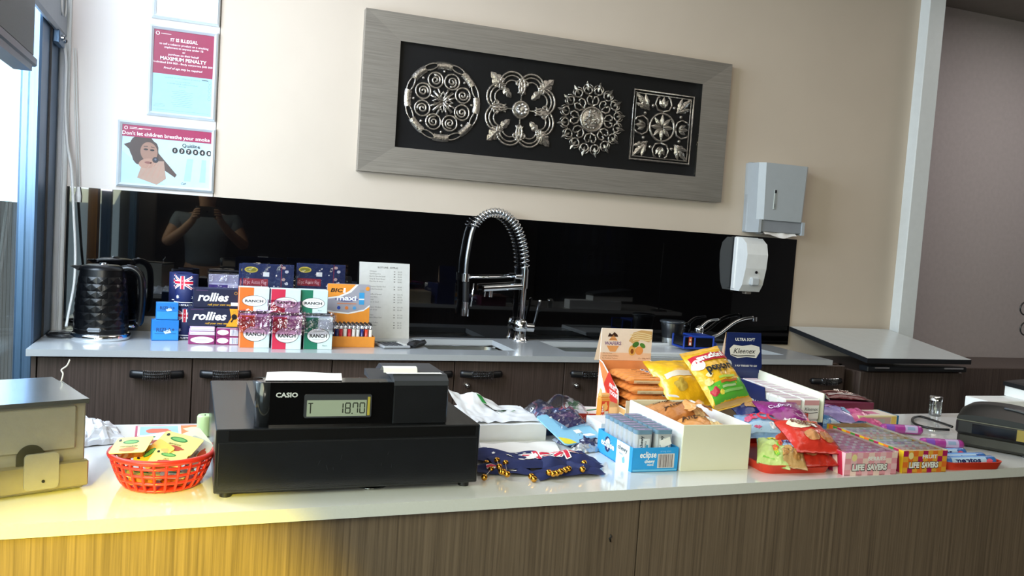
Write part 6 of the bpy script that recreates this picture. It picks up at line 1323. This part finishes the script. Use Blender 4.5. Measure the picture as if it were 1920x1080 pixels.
# mentos
redtray('plastic_tray', 'small red plastic tray holding blue mint rolls at the right end', .150, .062, .016, (1.420, 1.262, ZC), -.06)
def mentos():
    t = thing('mint_roll', 'x', 'sweets'); b = MB(); r_ = .0115; L_ = .128; b.tube([(0, 0, 0), (.003, 0, 0), (.008, 0, 0), (L_-.008, 0, 0), (L_-.003, 0, 0), (L_, 0, 0)], [.006, .0095, r_, r_, .0095, .006], foil('3c78c8'), n=18)
    f = lambda x, y, h: V((x, -(r_+h)*sin(1.75-y/r_), (r_+h)*cos(1.75-y/r_))); A = Art(b, f, .0003); A.rect(.010, -.004, .098, .017, ink('b8d4f0', .3), n=2, k=8); A.lay(); A.rect(.010, .014, .098, .017, ink('5a98dc', .3), n=2, k=4); A.text('mentos', .050, .0035, .0125, ink('16205c'), bold=.04, fit=.066); A.blob(.105, .005, .008, .005, ink('e0627c'), 3); part('wrapper', b, t); return t
m0 = mentos(); 
for k, (x, y, z, rz, lb) in enumerate(((1.428, 1.280, .014, -.06, 'blue mint roll at the front of the small red tray, fully visible'), (1.430, 1.303, .014, -.04, 'blue mint roll just behind the front one in the small red tray'), (1.425, 1.345, .012, -.02, 'blue mint roll lying on the counter behind the small red tray'))):
    o = m0 if k == 0 else dup(m0); o.location = (x, y, ZC+z); o.rotation_euler = (0, 0, rz); o['label'] = lb; o['group'] = 'blue mint rolls'

# card terminal
TM = mat('terminal_black', '0c0d0e', rough=.42, var=.05); TM2 = mat('terminal_olive', '24231d', rough=.45, var=.05)
t = thing('card_terminal', 'black domed card terminal with a cable at the right end of the counter', 'card terminal', (1.637, 1.440, ZC), rz=-1.00)
L_, Dp = .150, .150
b = MB(); b.box(0, L_, 0, Dp, .004, .034, TM2, b=.006); b.box(-.004, L_+.004, -.006, Dp, .030, .066, TM, b=.006); A = front(b, 0, -.006, .030); A.rect(.030, .006, .118, .028, mat('terminal_slot', '060607', rough=.15)); A.rect(.118, .006, .145, .031, ink('8c7a34', .2)); A.rect(-.002, .032, .148, .034, ink('5a5a4c')); part('base', b, t)
b = MB(); 
def dome(u, v):
    a = pi*u; s_ = sin(a)**.5 if 0 < u < 1 else 0; return V((L_*.5-(L_*.52)*cos(a), -.004+Dp*v, .064+.040*s_*(1-.25*v)*min(1, .35+2.5*v)))
b.grid(dome, 28, 14, TM); b.grid(lambda u, v: V((dome(u, 0).x, -.004, .064+(dome(u, 0).z-.064)*v)), 28, 2, TM); part('dome', b, t)
b = MB(); b.tube([dome(.5+.5*k/12, .22)+V((0, 0, .001)) for k in range(1, 12)], .003, DG, n=6); part('trim_arc', b, t)
for x in (.015, L_-.015):
    for y in (.015, Dp-.015): b = MB(); b.cyl((x, y, 0), (x, y, .005), .008, BLACKP, n=10); part('foot', b, t)
b = MB(); P = smooth([on_z(1785, 800, .02), on_z(1750, 788, .006), on_z(1725, 781, .005), on_z(1711, 785, .005), on_z(1716, 795, .005), on_z(1745, 803, .005), on_z(1780, 806, .006)], 5); b.tube(P, .0032, BLACKP, n=8)
solo('terminal_cable', b, 'black cable looping on the counter to the left of the card terminal', 'cable')
# white boxes and scanner further right
b = MB(); b.box(0, .34, 0, .075, 0, .052, mat('white_card', ''), b=.002); solo('white_paper_box', b, 'low white paper box behind the card terminal', 'box', (2.00, 1.672, ZC), rz=-.02)
t = thing('receipt_printer', 'black lidded white receipt printer cut off at the right edge', 'printer', (2.14, 1.668, ZC+.0525), rz=-.12)
b = MB(); b.prism([(0, 0), (.03, -.018), (.28, -.02), (.28, .08), (0, .08)], WHITE, .0, .028); part('body', b, t)
b = MB(); pp = [(-.006, -.0), (.03, -.024), (.28, -.026), (.28, .084), (-.004, .084)]; b.add([(*p, .028) for p in pp]+[(x, y, .040+.03*min(1, max(0, x)/.12)) for x, y in pp], [(i, (i+1) % 5, 5+(i+1) % 5, 5+i) for i in range(5)]+[(5, 6, 7, 8, 9)], BLACKP); part('lid', b, t)
t = thing('glass_jar', 'small glass jar with a metal rim just behind the card terminal', 'jar', (1.885, 1.735, ZC)); b = MB(); b.lathe([(0, 0), (.014, 0), (.016, .004), (.016, .045)], clear('jar_glass', 'd8dcdc', gloss=.2), n=20); part('glass', b, t); b = MB(); b.lathe([(.0165, .040), (.0165, .052), (0, .053)], CHROME, n=20); part('lid', b, t)
t = thing('wire_stand', 'black wire stand with curled hooks, just entering at the right edge', 'stand', (2.62, 1.700, ZC)); b = MB(); b.lathe([(0, 0), (.05, 0), (.05, .006), (0, .008)], BLACKP, n=24); part('foot_plate', b, t)
b = MB(); b.tube([(0, 0, .006), (0, 0, .42)], .004, BLACKP, n=8); part('pole', b, t)
for py in (578, 616):
    p = on_y(1914, py, 1.70)-V((2.62, 1.70, ZC)); b = MB(); b.tube([(0, 0, p.z-.02)]+[(p.x+.018+.020*cos(a), 0, p.z+.018*sin(a)) for a in [-pi/2-pi*k/8 for k in range(12)]], .0022, BLACKP, n=6); part('hook', b, t)
# ================================================================== THE ROOM BEHIND, SEEN IN THE BLACK GLASS
t = thing('drinks_fridge', 'dark drinks fridge with rows of bottles, mirrored in the black splashback', 'fridge', (4.05, -2.55, 0))
FB = mat('fridge_black', '101114', rough=.4); b = MB()
b.box(-.42, -.38, -.40, .30, 0, 2.0, FB); b.box(.38, .42, -.40, .30, 0, 2.0, FB); b.box(-.42, .42, -.40, -.36, 0, 2.0, FB); b.box(-.42, .42, -.40, .30, 1.9, 2.0, FB); b.box(-.42, .42, -.40, .30, 0, .25, FB); part('cabinet', b, t)
for z in (.60, .93, 1.26, 1.60): b = MB(); b.box(-.38, .38, -.35, .27, z-.012, z, mat('wire_shelf', '3a3e44', rough=.4, metal=.6)); part('shelf', b, t)
b = MB(); b.box(-.38, .38, .285, .292, .26, 1.9, clear('fridge_glass', 'c8ccd0', gloss=.04)); part('glass_door', b, t)
fl = area('fridge_lamp', (4.05, -2.45, 1.86), (4.05, -2.3, .6), .6, .06, 9, (.8, .9, 1.0))
rr = random.Random(12); bp = {}
for zi, z in enumerate((.93, 1.26)):
    for k in range(8):
        c = rr.choice(['1c2ce0', 'c8d0d8', '2c6ab0', 'b8bcc4', '141a50']); first = c not in bp
        if first:
            o = thing('drink_bottle', 'x', 'bottle'); q = MB(); q.lathe([(0, 0), (.030, 0), (.032, .006), (.032, .15), (.012, .20), (.012, .235), (0, .235)], mat('bottle_'+c, c, rough=.2, var=.1, emit=0.), n=14); part('bottle_body', q, o)
            q = MB(); q.lathe([(.014, .228), (.014, .25), (0, .25)], WHITE, n=12); part('cap', q, o); bp[c] = o
        else: o = dup(bp[c])
        o.location = (4.05-.32+.09*k, -2.38, z+.001); o['label'] = '%s drink bottle on the %s fridge shelf mirrored in the splashback, %s from left' % ({'1c2ce0': 'blue', 'c8d0d8': 'white', '2c6ab0': 'pale blue', 'b8bcc4': 'grey', '141a50': 'navy'}[c], ('lower', 'upper')[zi], ('first', 'second', 'third', 'fourth', 'fifth', 'sixth', 'seventh', 'eighth')[k]); o['group'] = 'bottles on the %s fridge shelf' % ('lower', 'upper')[zi]
# the photographer, mirrored in the black glass
SKIN = mat('skin', 'b98a70', rough=.5, var=.06, scale=12); SHIRT = mat('grey_tshirt', '6f7682', rough=.85, var=.08, scale=20); JEANS = mat('dark_jeans', '232b3c', rough=.85, var=.1); HAIR = mat('dark_hair', '17120f', rough=.6, var=.2, scale=80)
def skinned(name, parent, verts, edges, radii, m, root=0, loc=None):
    me = bpy.data.meshes.new(name); me.from_pydata(verts, edges, []); me.materials.append(m); o = bpy.data.objects.new(name, me); COL.objects.link(o)
    if parent: o.parent = parent
    md = o.modifiers.new('skin', 'SKIN'); md.use_smooth_shade = True
    if not me.skin_vertices:
        with bpy.context.temp_override(object=o, active_object=o): bpy.ops.mesh.customdata_skin_add()
    for i, r_ in enumerate(radii):
        r_ = r_ if isinstance(r_, tuple) else (r_, r_); me.skin_vertices[0].data[i].radius = r_
    me.skin_vertices[0].data[root].use_root = True
    sd = o.modifiers.new('sub', 'SUBSURF'); sd.levels = 2; sd.render_levels = 2; return o
PX, PY = .0, -.42
t = thing('person', 'person in a grey t-shirt holding up a phone, mirrored in the black splashback', 'person', (PX, PY, 0))
vb = [(0, 0, .86), (0, -.01, 1.00), (0, -.01, 1.14), (0, -.005, 1.25), (0, .0, 1.32), (0, .01, 1.375), (0, .02, 1.43), (0, .03, 1.49), (0, .02, 1.54)]
eb = [(i, i+1) for i in range(8)]; rb = [(.15, .10), (.135, .095), (.15, .10), (.15, .095), (.07, .06), (.052, .052), (.066, .078), (.076, .092), (.052, .065)]
for s_ in (1, -1):
    n0 = len(vb); vb += [(s_*.19, 0, 1.275), (s_*.27, .09, 1.10), (s_*.155, .27, 1.20), (s_*.085, .345, 1.285), (s_*.075, .365, 1.315)]; rb += [.058, .042, .032, .026, (.036, .018)]; eb += [(3, n0), (n0, n0+1), (n0+1, n0+2), (n0+2, n0+3), (n0+3, n0+4)]
    h0 = n0+4
    for k in range(4):
        f0 = len(vb); x = s_*(.090-.004*k); z = 1.300+.017*k; L_ = (.032, .040, .038, .034)[k]
        vb += [(x, .385, z), (x-s_*.012, .398, z+.004), (x-s_*L_, .402, z+.006)]; rb += [.0085, .008, .007]; eb += [(h0, f0), (f0, f0+1), (f0+1, f0+2)]
    f0 = len(vb); vb += [(s_*.078, .355, 1.290), (s_*.062, .350, 1.296), (s_*.046, .352, 1.306)]; rb += [.010, .0095, .008]; eb += [(h0, f0), (f0, f0+1), (f0+1, f0+2)]
    n1 = len(vb); vb += [(s_*.095, 0, .80), (s_*.10, .02, .46), (s_*.105, -.01, .10), (s_*.11, .05, .035), (s_*.115, .14, .03)]; rb += [.095, .062, .042, .040, (.040, .028)]; eb += [(0, n1), (n1, n1+1), (n1+1, n1+2), (n1+2, n1+3), (n1+3, n1+4)]
body = skinned('body', t, vb, eb, rb, SKIN)
vs2 = [(0, 0, .90), (0, -.01, 1.02), (0, -.01, 1.14), (0, -.005, 1.25), (0, .0, 1.31)]; es2 = [(0, 1), (1, 2), (2, 3), (3, 4)]; rs2 = [(.165, .12), (.15, .112), (.165, .116), (.165, .11), (.075, .068)]
for s_ in (1, -1): n0 = len(vs2); vs2 += [(s_*.19, 0, 1.275), (s_*.235, .05, 1.18)]; rs2 += [.072, .062]; es2 += [(3, n0), (n0, n0+1)]
skinned('tshirt', t, vs2, es2, rs2, SHIRT)
vs3 = [(0, 0, .90), (0, 0, .84)]; es3 = [(0, 1)]; rs3 = [(.160, .115), (.150, .115)]
for s_ in (1, -1): n0 = len(vs3); vs3 += [(s_*.095, 0, .76), (s_*.10, .02, .46), (s_*.105, -.01, .10)]; rs3 += [.105, .075, .058]; es3 += [(1, n0), (n0, n0+1), (n0+1, n0+2)]
skinned('trousers', t, vs3, es3, rs3, JEANS)
b = MB(); b.grid(lambda u, v: V((.086*sin(pi*v)*cos(2*pi*u), .012+.100*sin(pi*v)*sin(2*pi*u)-.012, 1.525+.082*cos(pi*v) if v < .55 else 1.525+.082*cos(pi*.55))) if not (sin(2*pi*u) > .35 and v > .38) else V((.076*cos(2*pi*u), .078*sin(2*pi*u), 1.565)), 32, 16, HAIR); part('hair', b, t)
for s_ in (1, -1):
    b = MB(); b.sphere((s_*.028, .112, 1.500), .010, WHT, n=8); b.sphere((s_*.028, .119, 1.500), .005, BLK, n=6); part('eye', b, t)
    b = MB(); b.sphere((s_*.080, .02, 1.485), .020, SKIN, n=8, sz=1.3); part('ear', b, t)
    b = MB(); b.box(s_*.11-.045, s_*.11+.045, -.05, .19, 0, .05, BLACKP, b=.02); part('shoe', b, t)
b = MB(); b.tube([(0, .110, 1.502), (0, .128, 1.475), (0, .122, 1.468)], [.007, .012, .010], SKIN, n=8); part('nose', b, t)
b = MB(); b.tube([(-.022, .106, 1.443), (0, .113, 1.441), (.022, .106, 1.443)], [.003, .006, .003], mat('lips', '8a4a44', rough=.4), n=6); part('mouth', b, t)
b = MB(); b.box(-.076, .076, -.0345, -.027, CAMZ-.037, CAMZ+.037, BLACKP, b=.003); b.cyl((-.0, -.027, CAMZ), (-.0, -.0255, CAMZ), .006, mat('lens_glass', '101018', rough=.05, var=0), n=14)
solo('phone', b, 'black phone held sideways by the person mirrored in the splashback', 'phone')
